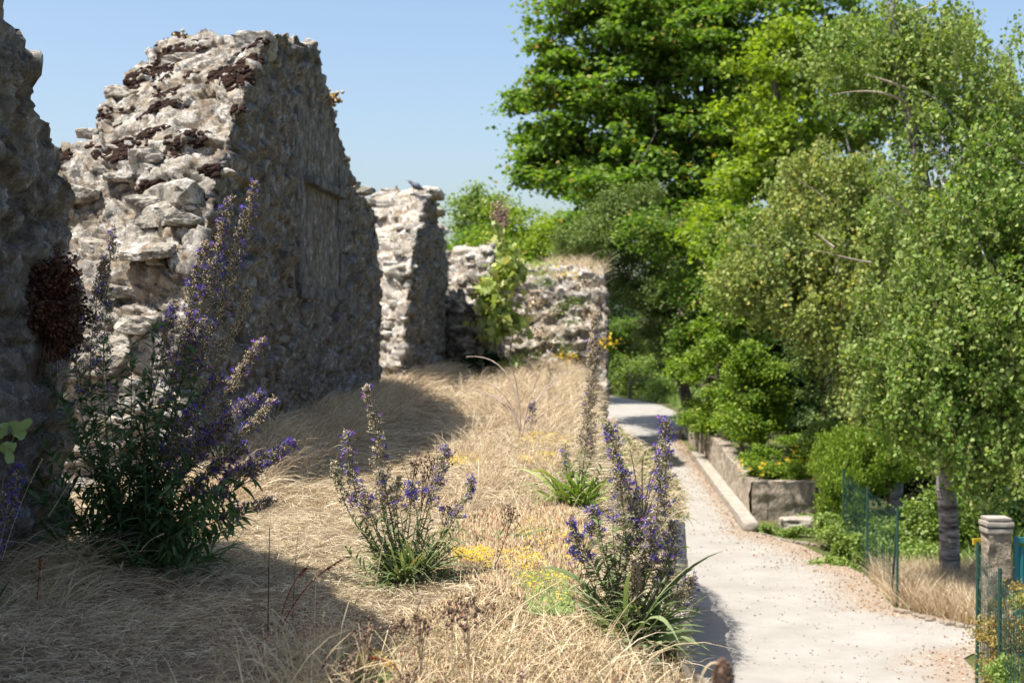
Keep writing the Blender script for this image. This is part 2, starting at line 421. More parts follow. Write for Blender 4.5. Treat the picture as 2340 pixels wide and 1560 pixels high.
MAT['plum'] = leaf_mat('purple_leaf', [(0, (.12, .05, .06)), (1, (.26, .14, .14))], .3, .5, .3, (1.3, 1, 1))
MAT['thuja'] = leaf_mat('yellow_green_conifer', [(0, (.13, .21, .025)), (.5, (.21, .31, .04)), (1, (.33, .42, .08))], .28, .5, .3, (1.3, 1.4, .5))
MAT['herb'] = leaf_mat('fresh_green_herb', [(0, (.11, .18, .035)), (.6, (.20, .29, .06)), (1, (.36, .42, .14))], .32, .5, .35, (1.4, 1.5, .5))
MAT['mallow'] = leaf_mat('pale_yellow_green_leaf', [(0, (.22, .30, .07)), (.6, (.36, .44, .14)), (1, (.52, .50, .20))], .3, .5, .35, (1.3, 1.3, .5))
MAT['redbrown'] = leaf_mat('red_brown_leaf', [(0, (.04, .016, .012)), (.6, (.10, .045, .03)), (1, (.17, .09, .05))], .2, .7, .15, (1.2, .9, .7))
MAT['thicket'] = leaf_mat('rusty_olive_leaf', [(0, (.12, .11, .03)), (.5, (.30, .20, .06)), (1, (.36, .32, .08))], .3, .5, .3, (1.3, 1.2, .5))
MAT['teal'] = simple('teal_painted_metal', (.02, .17, .20), .45, .5, .12, 5, .05)
MAT['wire'] = simple('green_coated_wire', (.020, .062, .045), .45, .5, .15, 20, 0)
MAT['render'] = simple('rough_cement_render', (.27, .225, .175), .95, .1, .3, 14, 1, .05)
MAT['concrete'] = simple('worn_concrete', (.33, .295, .25), .95, .1, .25, 7, .7, .02)
MAT['palisade'] = simple('streaked_low_wall', (.33, .28, .22), .95, .1, .4, 7, 1, .04, scale3=(1.5, 1.5, 1))
MAT['housewall'] = simple('blue_grey_render', (.30, .33, .38), .9, .1, .15, 2, .2)
MAT['tile'] = simple('clay_roof_tile', (.28, .14, .09), .85, .2, .3, 4, .6)
MAT['glass'] = simple('dark_window_glass', (.03, .035, .04), .08, .5, .05, 2, 0)
MAT['pigeon'] = simple('slate_grey_feather', (.17, .18, .22), .7, .2, .25, 18, 0)
MAT['pigeon_d'] = simple('dark_feather', (.05, .055, .07), .6, .3, .2, 18, 0)
MAT['litter'] = leaf_mat('fallen_leaf', [(0, (.22, .11, .05)), (.6, (.42, .27, .16)), (1, (.62, .50, .36))], .1, .7, .2, (1, 1, 1))
MAT['pebble'] = leaf_mat('pale_pebble', [(0, (.22, .19, .15)), (1, (.46, .43, .38))], .0, .9, .1, (1, 1, 1))
MAT['palegreen'] = leaf_mat('pale_lobed_leaf', [(0, (.26, .36, .14)), (1, (.34, .43, .18))], .35, .55, .3)

# ------------------------------------------------------------------ ground
def edge_x(y):  # edge of the raised bank
    y = np.asarray(y, float)
    return 0.38 + 0.053 * y - .24 * sstep(7.5, 12, y) - .10 * sstep(20, 30, y) + 0.05 * np.sin(y * 1.7) + 0.03 * np.sin(y * 4.1)
def wall_x(y): return -2.75 + 0.047 * np.asarray(y, float)
def gh(x, y):
    x = np.asarray(x, float); y = np.asarray(y, float)
    p = np.stack([x, y, 0 * x], -1).reshape(-1, 3)
    n = (fbm(p * 1.1, 3, 5) * .035 + fbm(p * 5, 2, 9) * .012).reshape(x.shape)
    m = .26 * np.exp(-((x - wall_x(y)) / .55) ** 2) * sstep(8.5, 10.5, y)
    r = .14 * np.exp(-((x - .35) / .9) ** 2) * sstep(8.5, 12, y)
    e = -.18 * sstep(-.35, .0, x - edge_x(y))
    return n + m + r + e
ys = np.concatenate([np.arange(-8, 3.5, .5), np.arange(3.5, 14, .06), np.arange(14, 38.01, .2)])
fr = np.concatenate([np.linspace(-60, -6, 20)[:-1], np.linspace(-6, -3.2, 15)[:-1], np.linspace(-3.2, 0, 90)])
X = fr[None, :] + edge_x(ys)[:, None]; Yg = np.repeat(ys[:, None], len(fr), 1); Z = gh(X, Yg)
ny, nx = X.shape
V = np.stack([X, Yg, Z], -1).reshape(-1, 3)
i = np.arange(ny - 1)[:, None] * nx + np.arange(nx - 1)[None]
F = np.stack([i, i + 1, i + nx + 1, i + nx], -1).reshape(-1, 4)
# skirt of the bank: far and left ends drop to the lower ground
bot = V[-nx:].copy(); bot[:, 2] = -2.4; bot[:, 1] += 1.0
V2 = np.concatenate([V[-nx:], bot]); j = np.arange(nx - 1)
F2 = np.stack([j, j + 1, j + 1 + nx, j + nx], 1)
struct(mk('ground', [(V, F, 0), (V2, F2, 0)], MAT['ground']))
V = np.array([[-900, -200, -2.2], [900, -200, -2.2], [900, 1500, -2.2], [-900, 1500, -2.2]], float)
struct(mk('garden_ground', [(V, np.array([[0, 1, 2, 3]]), 0)], MAT['lower']))

def kerb_x(y): return 2.48 + .055 * np.asarray(y, float)
# path: right boundary as a polyline in Y
pb_y = np.array([-5, 9, 12, 14.5, 15.6, 16.7, 19.0, 21.5, 22.9, 30, 40, 43, 47, 52, 55, 58, 62, 66, 75])
pb_x = np.array([4.2, 4.3, 4.40, 4.6, 6.2, 4.55, 4.75, 4.4, 3.85, 4.25, 4.75, 5.2, 5.75, 5.9, 5.8, 5.2, 4.2, 2.5, -1])
pl_x = np.array([-.2, .5, .8, .9, .9, .9, 1.0, 1.2, 1.3, 1.7, 2.2, 2.4, 2.6, 2.5, 2.2, 1.4, .3, -1.5, -6])
yy = np.arange(-5, 75, .2); rx = np.interp(yy, pb_y, pb_x); lx = np.interp(yy, pb_y, pl_x)
t = np.linspace(0, 1, 40)
X = lx[:, None] + (rx - lx)[:, None] * t[None]; Yp = np.repeat(yy[:, None], 40, 1)
q = np.stack([X, Yp, 0 * X], -1).reshape(-1, 3)
Z = -2.194 + .006 * (1 + vnoise(q * 2.0, 4))
V = q.copy(); V[:, 2] = Z
i = np.arange(len(yy) - 1)[:, None] * 40 + np.arange(39)[None]
F = np.stack([i, i + 1, i + 41, i + 40], -1).reshape(-1, 4)
wd = np.where(yy[:, None] < 23, .75, .42) * np.ones((1, 40))
soil = np.exp(-((rx[:, None] - X) / wd) ** 1.2)
soil = np.where(Yp > 45, .0, soil) * 1.0
struct(mk('path', [(V, F, 0)], MAT['path'], attrs={'soil': soil.ravel()}))

# ------------------------------------------------------------------ ruined walls
def merge(V, F, eps=1e-4):
    k = np.round(V / eps).astype(np.int64); _, ia, inv = np.unique(k, axis=0, return_index=True, return_inverse=True)
    inv = inv.ravel(); F = inv[F]; ok = np.array([len(set(f)) == F.shape[1] for f in F.tolist()]) if len(F) < 0 else np.ones(len(F), bool)
    return V[ia], F[ok]

def vnormals(V, F):
    N = np.zeros_like(V); a = V[F[:, 2]] - V[F[:, 0]]; b = V[F[:, 3]] - V[F[:, 1]]; n = np.cross(a, b)
    for c in range(4): np.add.at(N, F[:, c], n)
    return unit(N)

def resample(pr, n):
    pr = np.asarray(pr, float); d = np.r_[0, np.cumsum(np.linalg.norm(np.diff(pr, axis=0), axis=1))]
    t = np.linspace(0, d[-1], n); return np.stack([np.interp(t, d, pr[:, 0]), np.interp(t, d, pr[:, 1])], 1)

def ruin(xR, xL, profR, profL, ds, nv, nw, seed, big=(.5, .5, .24), amp=(.13, .045), mask=None, jag=.06):
    """solid ruined wall; profiles are (Y,z) from near foot over the top to far foot"""
    ln = np.linalg.norm(np.diff(np.asarray(profR), axis=0), axis=1).sum(); n = int(ln / ds)
    A = resample(profR, n); B = resample(profL, n)
    jn = np.stack([np.arange(n) * ds * 3.1, np.full(n, seed * 1.7), np.zeros(n)], 1)
    env = np.minimum(1, np.minimum(np.arange(n), n - 1 - np.arange(n)) * ds / .5)
    for Q, k in ((A, 0), (B, 50)):
        Q[:, 1] += jag * env * (fbm(jn + k, 4, 2)); Q[:, 0] += jag * env * fbm(jn + k + 9, 3, 3)
    v = np.linspace(0, 1, nv)
    yy = A[:, None, 0] * (1 - v) + B[:, None, 0] * v; zz = A[:, None, 1] * (1 - v) + B[:, None, 1] * v
    xx = xR(A[:, 0])[:, None] * (1 - v) + xL(B[:, 0])[:, None] * v
    S = np.stack([xx, yy, zz], -1)
    i = np.arange(n - 1)[:, None] * nv + np.arange(nv - 1)[None]
    FS = np.stack([i, i + nv, i + nv + 1, i + 1], -1).reshape(-1, 4)
    faces = []
    wv = np.linspace(0.004, 1, nw)
    Vs = [S.reshape(-1, 3)]; Fs = [FS]; off = n * nv
    for Q, xf, flip in ((A, xR, False), (B, xL, True)):
        cy = (Q[0, 0] + Q[-1, 0]) / 2; cz = min(Q[0, 1], Q[-1, 1])
        y = cy + (Q[:, None, 0] - cy) * wv; z = cz + (Q[:, None, 1] - cz) * wv
        G = np.stack([xf(y), y, z], -1)
        # keep the shared rim identical
        G[:, -1, 0] = xf(Q[:, 0]); 
        j = np.arange(n - 1)[:, None] * nw + np.arange(nw - 1)[None]
        FF = np.stack([j, j + nw, j + nw + 1, j + 1], -1).reshape(-1, 4)
        if flip: FF = FF[:, ::-1]
        Vs.append(G.reshape(-1, 3)); Fs.append(FF + off); off += n * nw
    V = np.concatenate(Vs); F = np.concatenate(Fs)
    V, F = merge(V, F)
    N = vnormals(V, F)
    c = V.mean(0); 
    q = V + .035 * np.stack([fbm(V * 2.2, 2, 21), fbm(V * 2.2, 2, 31), fbm(V * 2.2, 2, 41)], 1)
    d1, d2, h1, h2 = worley(q / np.array(big) + seed * 3.3, seed); dA = worley.delta
    e1 = d2 - d1
    tA = np.stack([h2 - .5, h1 - .5, (h1 * 7.3) % 1 - .2], 1)
    s1, s2, g1, g2 = worley(q / (np.array(big) * .42) + seed * 5.1, seed + 30); dB = worley.delta
    e2 = s2 - s1
    tB = np.stack([g2 - .5, g1 - .5, (g1 * 7.3) % 1 - .2], 1)
    rid = 1 - np.abs(fbm(q * np.array([4, 4, 7]), 4, seed))
    H = amp[0] * ((h1 - .5) + 1.3 * (dA * tA).sum(1)) * sstep(.0, .06, e1) + amp[1] * ((g1 - .5) + 1.7 * (dB * tB).sum(1)) * sstep(.0, .08, e2) - .028 * (1 - sstep(.02, .09, e2)) + .016 * (rid - .6) + .009 * fbm(V * 24, 3, seed + 9)
    m = np.ones(len(V)) if mask is None else mask(V)
    V = V + N * (H * m * (1 - .25 * sstep(.45, .8, N[:, 0])))[:, None]
    st = np.where(h2 > .45, h2, g1); ed = np.where(h2 > .45, e1, e2) * np.where((h2 <= .2), 0.2, 1)
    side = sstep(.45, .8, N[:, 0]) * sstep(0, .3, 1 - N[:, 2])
    return V, F, N, st, ed, side

def scatter_stones(V, N, n, size, seed, sel, flat=.5):
    r = np.random.default_rng(seed); idx = np.where(sel)[0]; idx = r.choice(idx, n, replace=True); out = []
    for k, ii in enumerate(idx):
        s = size * r.choice([.5, .7, 1.0, 1.5], p=[.35, .3, .22, .13]) * r.uniform(.8, 1.2); R = np.eye(3); a = r.normal() * .5
        ca, sa = math.cos(a), math.sin(a); R = np.array([[ca, -sa, 0], [sa, ca, 0], [0, 0, 1]]) @ np.array([[1, 0, 0], [0, 1, -r.normal() * .18], [0, r.normal() * .18, 1]])
        v, f = rock(V[ii] - N[ii] * s * .18, (s * 1.25, s * .9, s * flat * r.uniform(.6, 1.2)), R, 3, seed * 100 + k)
        out.append((v, f, 1))
    return out

def moss_pads(V, N, n, size, seed, sel):
    r = np.random.default_rng(seed); S_ = V[sel]; NS = N[sel]
    w_ = np.clip(vnoise(S_ * 1.7, 8) + .25, 0.12, 1) * (.4 + sstep(2.2, 3.4, S_[:, 2])); idx = r.choice(len(S_), n, p=w_ / w_.sum()); out = []
    for k, ii in enumerate(idx):
        s = size * r.choice([.45, .8, 1.3, 1.9], p=[.3, .35, .25, .1]); c = S_[ii]
        d = (S_ - c) / np.array([s * 1.7, s * 1.4, s * .62]); near = np.where((d ** 2).sum(1) < 1)[0]
        if len(near) < 3: continue
        m = int(20 + 520 * s); pick = r.choice(near, m); rad = r.uniform(.014, .030, m) * (1 + s * 1.5)
        nn = unit(NS[pick] + [0, 0, .4]); T = S_[pick] - nn * (rad * .35)[:, None]
        V_, F_ = ICO[2]
        out.append(inst(V_ * (1 + .22 * vnoise(V_ * 2.5 + k, 3))[:, None], F_, frames(nn), np.stack([rad * .5, rad, rad], 1), T) + (0,))
    return out

def build_wall(label, xR, xL, pR, pL, ds, nv, nw, seed, mat, group='ruined masonry stumps along the bank', stones=0, ssize=.14, moss_n=0, msize=.09, mask=None, big=(.5, .5, .24), amp=(.13, .045), jag=.06, slabs=()):
    V, F, N, st, ed, sd = ruin(xR, xL, pR, pL, ds, nv, nw, seed, big, amp, mask, jag)
    loc = (float(V[:, 0].mean()), float(V[:, 1].mean()), 0.0)
    t = thing('ruined_wall', label, 'ruined wall', loc, group)
    up = (N[:, 1] < -.25) | (N[:, 2] > .35)
    pcs = [(V, F, 0)]; SA = [st]; EA = [ed]; DA = [sd]
    if stones:
        so = scatter_stones(V, N, stones, ssize, seed, up & (V[:, 2] > .3)); r = np.random.default_rng(seed)
        for v, f, m in so:
            pcs.append((v, f, 100)); SA.append(np.full(len(v), r.uniform(.3, 1))); EA.append(np.full(len(v), .5)); DA.append(np.zeros(len(v)))
    for k, (px, py, sx, sz, out_) in enumerate(slabs):
        W = V[up]; d = W - [0, 0, CAMZ]; X_ = 1170 + d[:, 0] / d[:, 1] * FPX; Y_ = 720 - d[:, 2] / d[:, 1] * FPX
        c = W[np.argmin((X_ - px) ** 2 + (Y_ - py) ** 2)]
        v, f = rock(c + [0, -out_, 0], (sx, sx * .8, sz), None, 4, 900 + k, 10, .06)
        pcs.append((v, f, 100)); SA.append(np.full(len(v), .25 + .2 * (k % 3))); EA.append(np.full(len(v), .5)); DA.append(np.zeros(len(v)))
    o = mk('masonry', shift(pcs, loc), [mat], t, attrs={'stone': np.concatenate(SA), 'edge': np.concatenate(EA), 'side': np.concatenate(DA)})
    if moss_n:
        sel = up & (V[:, 2] > 1.6)
        mo = mk('moss', shift(moss_pads(V, N, moss_n, msize, seed + 5, sel), loc), MAT['moss'], t); mo['label'] = 'dark purple brown dried moss cushions in the joints'
    return t, V, N

# nearest wall (left edge of the picture, in shade)
w0R = [(1.0, -.2), (1.0, 4.9), (2.5, 4.8), (4.6, 4.9), (5.3, 4.3), (6.0, 3.75), (6.5, 3.2), (6.9, 2.85), (7.05, 2.6), (7.2, 2.5), (7.35, 2.35), (7.5, 2.2), (7.62, 2.0), (7.66, 1.3), (7.72, .6), (7.74, -.2)]
w0L = [(1.0, -.2), (1.0, 4.7), (2.5, 4.6), (4.4, 4.6), (5.1, 4.1), (5.8, 3.5), (6.3, 3.0), (6.7, 2.6), (6.9, 2.4), (7.0, 2.3), (7.2, 2.1), (7.4, 2.0), (7.5, 1.7), (7.56, 1.2), (7.6, .6), (7.62, -.2)]
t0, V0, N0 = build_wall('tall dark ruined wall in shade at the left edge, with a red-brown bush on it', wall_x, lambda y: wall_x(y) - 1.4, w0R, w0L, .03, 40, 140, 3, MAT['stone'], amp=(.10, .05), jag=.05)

def nmask(V):
    a = sstep(13.6, 13.9, V[:, 1]) * (1 - sstep(16.6, 16.9, V[:, 1])) * sstep(1.4, 1.6, V[:, 2]) * (1 - sstep(3.3, 3.5, V[:, 2]))
    return 1 - .85 * a * (np.abs(V[:, 0] - wall_x(V[:, 1])) < .3)
w1R = [(9.75, -.1), (9.8, .5), (9.95, 1.2), (10.1, 1.6), (10.55, 2.0), (10.9, 2.4), (11.3, 2.75), (11.6, 3.1), (12.1, 3.6), (12.4, 3.8), (12.9, 4.0), (13.8, 4.1), (14.4, 4.20), (15.0, 4.28), (15.3, 4.05), (15.9, 3.85), (16.5, 3.48), (16.8, 3.3), (17.1, 3.04), (18.0, 2.9), (18.9, 2.7), (19.4, 2.5), (19.7, 1.6), (19.7, -.1)]
w1L = [(10.2, -.1), (10.3, .5), (10.6, 1.2), (10.8, 1.75), (11.2, 2.1), (11.5, 2.65), (11.75, 2.8), (12.3, 2.85), (12.5, 3.15), (13.1, 3.3), (13.3, 3.6), (13.9, 3.8), (14.4, 4.2), (15.2, 4.3), (15.9, 4.0), (16.5, 3.6), (17, 3.3), (17.4, 3.1), (18.0, 2.8), (18.9, 2.6), (19.3, 2.4), (19.6, 1.6), (19.6, -.1)]
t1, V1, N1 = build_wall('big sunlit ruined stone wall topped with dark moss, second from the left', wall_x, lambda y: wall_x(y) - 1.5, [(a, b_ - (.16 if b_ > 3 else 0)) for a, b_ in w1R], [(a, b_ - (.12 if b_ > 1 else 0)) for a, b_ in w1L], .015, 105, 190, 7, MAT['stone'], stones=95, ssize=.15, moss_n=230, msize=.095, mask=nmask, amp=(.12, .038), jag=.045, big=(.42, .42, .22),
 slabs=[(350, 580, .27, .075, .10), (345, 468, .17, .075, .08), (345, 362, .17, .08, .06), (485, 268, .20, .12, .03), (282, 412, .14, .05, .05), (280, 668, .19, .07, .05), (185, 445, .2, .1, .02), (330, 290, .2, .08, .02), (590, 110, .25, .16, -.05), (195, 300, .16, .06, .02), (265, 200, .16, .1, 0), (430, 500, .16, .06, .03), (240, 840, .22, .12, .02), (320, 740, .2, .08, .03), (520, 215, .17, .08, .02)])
# dressed stone niche on the shaded face
def on_face(y, z, off): return np.array([wall_x(y) + off, y, z])
lw = np.array(t1.location); ang = -math.atan(.047)
nb = []; gq = np.random.default_rng(4)
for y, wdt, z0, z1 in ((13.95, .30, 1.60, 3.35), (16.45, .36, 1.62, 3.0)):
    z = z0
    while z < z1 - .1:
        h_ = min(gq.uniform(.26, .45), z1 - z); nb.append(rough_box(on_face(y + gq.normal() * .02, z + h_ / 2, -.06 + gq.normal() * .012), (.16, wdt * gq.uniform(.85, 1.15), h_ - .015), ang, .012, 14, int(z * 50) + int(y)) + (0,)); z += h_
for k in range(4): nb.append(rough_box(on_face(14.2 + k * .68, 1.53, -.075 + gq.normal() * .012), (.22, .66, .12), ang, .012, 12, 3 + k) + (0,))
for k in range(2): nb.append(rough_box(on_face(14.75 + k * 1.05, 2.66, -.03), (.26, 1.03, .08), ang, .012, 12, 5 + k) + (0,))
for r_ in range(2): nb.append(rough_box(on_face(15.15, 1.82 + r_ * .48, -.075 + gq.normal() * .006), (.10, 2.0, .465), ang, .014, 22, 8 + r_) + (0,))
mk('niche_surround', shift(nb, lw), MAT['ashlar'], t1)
# tiny yellow flowers on the big wall
fl = []
for (px, py, yy_) in ((430, 95, 14.4), (462, 218, 12.6), (445, 222, 12.6), (757, 232, 15.9), (760, 225, 15.9)):
    d_ = V1 - [0, 0, CAMZ]; k_ = np.argmin((1170 + d_[:, 0] / d_[:, 1] * FPX - px) ** 2 + (720 - d_[:, 2] / d_[:, 1] * FPX - py) ** 2); c = V1[k_] + [0, 0, .02]; n = 26
    T = c + rng.uniform(-1, 1, size=(n, 3)) * [.05, .04, .012]; fl.append(inst(FLW_V, FLW_F, frames(rng.normal(size=(n, 3)) * .5 + [0, -.3, 1]), .018, T) + (0,))
    T = c + rng.normal(size=(n, 3)) * [.07, .07, .03] - [0, 0, .03]; fl.append(inst(OCT_V, OCT_F, frames(rng.normal(size=(n, 3)) * .5 + [0, 0, 1]), (.05), T) + (1,))
o = mk('stonecrop', fl, [MAT['yellow'], MAT['sedum']]); tag(o, 'tiny yellow stonecrop tufts growing on top of the big mossy wall', 'stonecrop', kind='stuff')

w2R = [(20.9, -.1), (21.0, .6), (21.4, 1.2), (21.9, 1.6), (22.3, 2.2), (23.2, 2.7), (24.2, 3.2), (24.9, 3.52), (25.6, 3.5), (26.2, 3.2), (26.9, 2.9), (27.6, 2.6), (28.2, 2.2), (28.5, 1.5), (28.6, -.1)]
w2L = [(a + .55, c_) for a, c_ in [(21.2, -.1), (21.3, .6), (21.7, 1.2), (22.2, 1.7), (22.7, 2.2), (23.5, 2.8), (24.5, 3.3), (25.2, 3.6), (25.8, 3.5), (26.2, 3.2), (26.9, 2.9), (27.6, 2.6), (28.2, 2.2), (28.5, 1.5), (28.6, -.1)]]
w2x = lambda y: -2.62 + .047 * np.asarray(y, float)
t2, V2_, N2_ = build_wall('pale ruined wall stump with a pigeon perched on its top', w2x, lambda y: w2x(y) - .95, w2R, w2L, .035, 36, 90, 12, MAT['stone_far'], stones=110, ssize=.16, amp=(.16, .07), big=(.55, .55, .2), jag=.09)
w3x = lambda y: -1.55 + .04 * np.asarray(y, float)
w3R = [(27.2, -.1), (27.3, .6), (27.5, 1.4), (27.9, 2.0), (28.5, 2.5), (29.1, 2.7), (29.8, 2.5), (30.6, 2.4), (31.6, 2.0), (32.0, -.1)]
w3L = [(a + .55, c_) for a, c_ in [(27.4, -.1), (27.5, .6), (27.7, 1.4), (28.0, 2.0), (28.6, 2.6), (29.2, 2.75), (29.9, 2.5), (30.6, 2.4), (31.6, 2.0), (32.0, -.1)]]
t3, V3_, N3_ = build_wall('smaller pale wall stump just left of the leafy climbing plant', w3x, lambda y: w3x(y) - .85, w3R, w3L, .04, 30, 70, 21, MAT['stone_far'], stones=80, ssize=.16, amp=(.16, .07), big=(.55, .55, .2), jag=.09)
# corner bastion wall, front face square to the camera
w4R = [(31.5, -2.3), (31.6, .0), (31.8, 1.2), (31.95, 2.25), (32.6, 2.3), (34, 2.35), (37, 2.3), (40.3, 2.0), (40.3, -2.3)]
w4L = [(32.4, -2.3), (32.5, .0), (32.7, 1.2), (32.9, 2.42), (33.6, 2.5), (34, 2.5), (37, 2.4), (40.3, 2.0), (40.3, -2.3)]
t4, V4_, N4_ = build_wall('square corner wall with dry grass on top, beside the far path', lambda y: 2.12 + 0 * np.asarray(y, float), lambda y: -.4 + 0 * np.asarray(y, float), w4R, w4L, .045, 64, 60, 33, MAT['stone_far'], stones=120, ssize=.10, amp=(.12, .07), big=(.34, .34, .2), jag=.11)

# retaining wall below the bank edge, with a bulge added to widen its shadow
def retaining():
    yy = np.arange(-6, 32.3, .07); zz = np.linspace(-2.35, -.06, 34)
    Y, Zr = np.meshgrid(yy, zz, indexing='ij')
    X = edge_x(Y) + .02 + .10 * (-Zr / 2.3)
    bul = sstep(10.8, 14.6, Y) * (1 - sstep(17.8, 18.8, Y)) * (1 - sstep(-.95, -.5, Zr)) * .78  # outward bulge, added for the wider shadow on the path
    X = X + bul
    top = np.stack([edge_x(yy) - .3, yy, np.full(len(yy), -.10)], 1)
    V = np.stack([X, Y, Zr], -1).reshape(-1, 3); n, m = Y.shape
    i = np.arange(n - 1)[:, None] * m + np.arange(m - 1)[None]
    F = np.stack([i, i + m, i + m + 1, i + 1], -1).reshape(-1, 4)
    N = vnormals(V, F)
    d1, d2, h1, h2 = worley(V / np.array([.3, .42, .22]) + 3, 77); e = d2 - d1
    V = V + N * (.07 * (h1 - .4) * sstep(.03, .25, e) + .02 * fbm(V * 7, 3, 4))[:, None]
    o = mk('retaining_wall', [(V, F, 0), ], MAT['stone_loose'], attrs={'stone': h2, 'edge': e})
    tag(o, 'long rubble retaining wall holding up the grassy bank above the path', 'retaining wall')
retaining()

# ------------------------------------------------------------------ ground cover
def in_poly(px, py, poly):
    c = np.zeros(len(px), bool); n = len(poly)
    for a in range(n):
        x1, y1 = poly[a]; x2, y2 = poly[(a + 1) % n]
        m = ((y1 > py) != (y2 > py)) & (px < (x2 - x1) * (py - y1) / (y2 - y1 + 1e-12) + x1); c ^= m
    return c

def on_bank(x, y): return np.stack([x, y, gh(x, y)], 1)

def grass(n, x, y, L, flat, wdt, lean=(0, 0), segs=4, spread=.9):
    p = on_bank(x, y); a = rng.uniform(0, 2 * np.pi, n); up = np.clip(1 - flat + rng.normal(size=n) * .12, .05, 1)
    d = np.stack([np.cos(a) * spread + lean[0] * np.repeat(rng.uniform(-.7, 1.5, n // 9 + 1), 9)[:n], np.sin(a) * spread + lean[1] + np.repeat(rng.normal(size=n // 9 + 1) * .4, 9)[:n], np.zeros(n)], 1)
    d = unit(d) * (np.sqrt(np.clip(1 - up ** 2, .02, 1)))[:, None]; d[:, 2] = up
    p1 = p + d * (L * .5)[:, None] + np.array([0, 0, 1]) * (L * .18)[:, None]
    hd = d.copy(); hd[:, 2] = 0
    p2 = p + d * (L * .75)[:, None] + hd * (L * .35)[:, None] + np.stack([np.zeros(n), np.zeros(n), -L * .06 * rng.uniform(0, 1.5, n)], 1)
    p2 = np.maximum(p2, np.stack([np.full(n, -99), np.full(n, -99), p[:, 2] + .003], 1))
    return ribbons(p, p1, p2, wdt, segs)

def rand_xy(n, x0, x1, y0, y1, dens=None):
    x = rng.uniform(x0, x1, n); y = rng.uniform(y0, y1, n)
    k = x < edge_x(y) - .01
    return x[k], y[k]

pcs = []
# trampled mat of straw everywhere in front
x, y = rand_xy(95000, -3.0, 1.1, 4.2, 9.5); n = len(x)
cl = fbm(np.stack([x, y, 0 * x], 1) * 1.6, 2, 3)
kk = rng.uniform(size=n) < .75 + .5 * fbm(np.stack([x, y, 0 * x], 1) * 3.1, 3, 6); x, y, cl = x[kk], y[kk], cl[kk]; n = len(x)
pcs.append(grass(n, x, y, rng.uniform(.04, .16, n) * (1 + .4 * cl), .9, .0024 * rng.uniform(.6, 1.5, n)) + (0,))
x, y = rand_xy(52000, -2.8, 1.1, 4.2, 10.5); n = len(x); kk = rng.uniform(size=n) < .6 + .6 * fbm(np.stack([x, y, 0 * x], 1) * 4.1, 3, 12); x, y = x[kk], y[kk]; n = len(x)
p_ = on_bank(x, y) + [0, 0, 1] * rng.uniform(.0, .03, (n, 1)); d_ = rng.normal(size=(n, 3)) * [1, 1, .38]; d_[:, 2] = np.abs(d_[:, 2]); d_ = unit(d_) * rng.uniform(.015, .07, (n, 1))
pcs.append(ribbons(p_, p_ + d_ * .5 + rng.normal(size=(n, 3)) * .004, p_ + d_, .0034 * rng.uniform(.5, 1.5, n), 2) + (0,))
x, y = rand_xy(60000, -2.9, 1.7, 9.5, 18); n = len(x)
pcs.append(grass(n, x, y, rng.uniform(.08, .28, n), .85, .005, segs=3) + (0,))
x, y = rand_xy(26000, -2.6, 2.0, 18, 32); n = len(x)
pcs.append(grass(n, x, y, rng.uniform(.12, .4, n), .7, .009, segs=3) + (0,))
o = mk('dry_grass', pcs, MAT['straw']); tag(o, 'trampled mat of pale dry straw covering the bank', 'dry grass', kind='stuff')
# taller upright grass: right mound and wall foot
pcs = []
def tufts(nt, per, x0, x1, y0, y1, L, up, wd, lean=(0, 0), cond=None, mi=0, sp=.05):
    x, y = rand_xy(nt, x0, x1, y0, y1)
    if cond is not None: k = cond(x, y); x, y = x[k], y[k]
    a = np.repeat(x, per) + rng.normal(size=len(x) * per) * sp; b = np.repeat(y, per) + rng.normal(size=len(x) * per) * sp
    s = np.repeat(rng.uniform(.6, 1.3, len(x)), per) * rng.uniform(.6, 1.15, len(a))
    k = a < edge_x(b) - .02
    a, b, s = a[k], b[k], s[k]
    return grass(len(a), a, b, L * s, 1 - up, wd, lean) + (mi,)
mound = lambda x, y: x > -0.55 + .25 * np.sin(y * 1.3) - .0 * y
pcs.append(tufts(300, 20, -.7, 1.3, 9.0, 14, .26, .8, .0035, (.3, 0), mound))
pcs.append(tufts(400, 18, -.9, 1.6, 14, 20, .34, .8, .005, (.3, 0), mound))
pcs.append(tufts(480, 14, -1.0, 2.1, 20, 31.5, .42, .8, .008, (.2, 0)))
foot = lambda x, y: np.abs(x - wall_x(y) - .25) < .38
pcs.append(tufts(1000, 16, -2.7, -1.0, 9.2, 20, .36, .72, .005, (.5, -.1), foot))
pcs.append(tufts(900, 12, -2.3, -.6, 19.6, 27, .4, .7, .008, (.5, -.1), foot))
pcs.append(tufts(60, 30, -2.45, -1.75, 7.7, 9.6, .3, .6, .003, (.6, -.3)))
o = mk('tall_dry_grass', pcs, MAT['straw_pink']); tag(o, 'taller tawny dry grass along the wall feet and bank edge', 'dry grass', kind='stuff')
# long fine straws of the foreground, bottom left to middle
pcs = []
pcs.append(tufts(110, 12, -2.9, -1.2, 5.2, 7.4, .24, .45, .0024, (.7, 0)))
pcs.append(tufts(60, 22, -2.9, -2.0, 6.3, 7.6, .42, .55, .0024, (1.2, -.3)))
pcs.append(tufts(70, 6, -.95, .70, 4.3, 5.5, .36, .75, .0045, (.25, 0)))
pcs.append(tufts(60, 12, -.6, .75, 4.6, 6.0, .2, .3, .0038, (.1, 0)))
pcs.append(tufts(75, 10, -.95, .75, 4.4, 5.7, .30, .75, .0028, (.15, 0)))
pcs.append(tufts(40, 9, -.3, .8, 5.6, 7.2, .26, .6, .0024, (.2, 0)))
o = mk('loose_straw', pcs, MAT['stalk']); tag(o, 'loose arching straw stems scattered over the foreground', 'dry grass', kind='stuff')

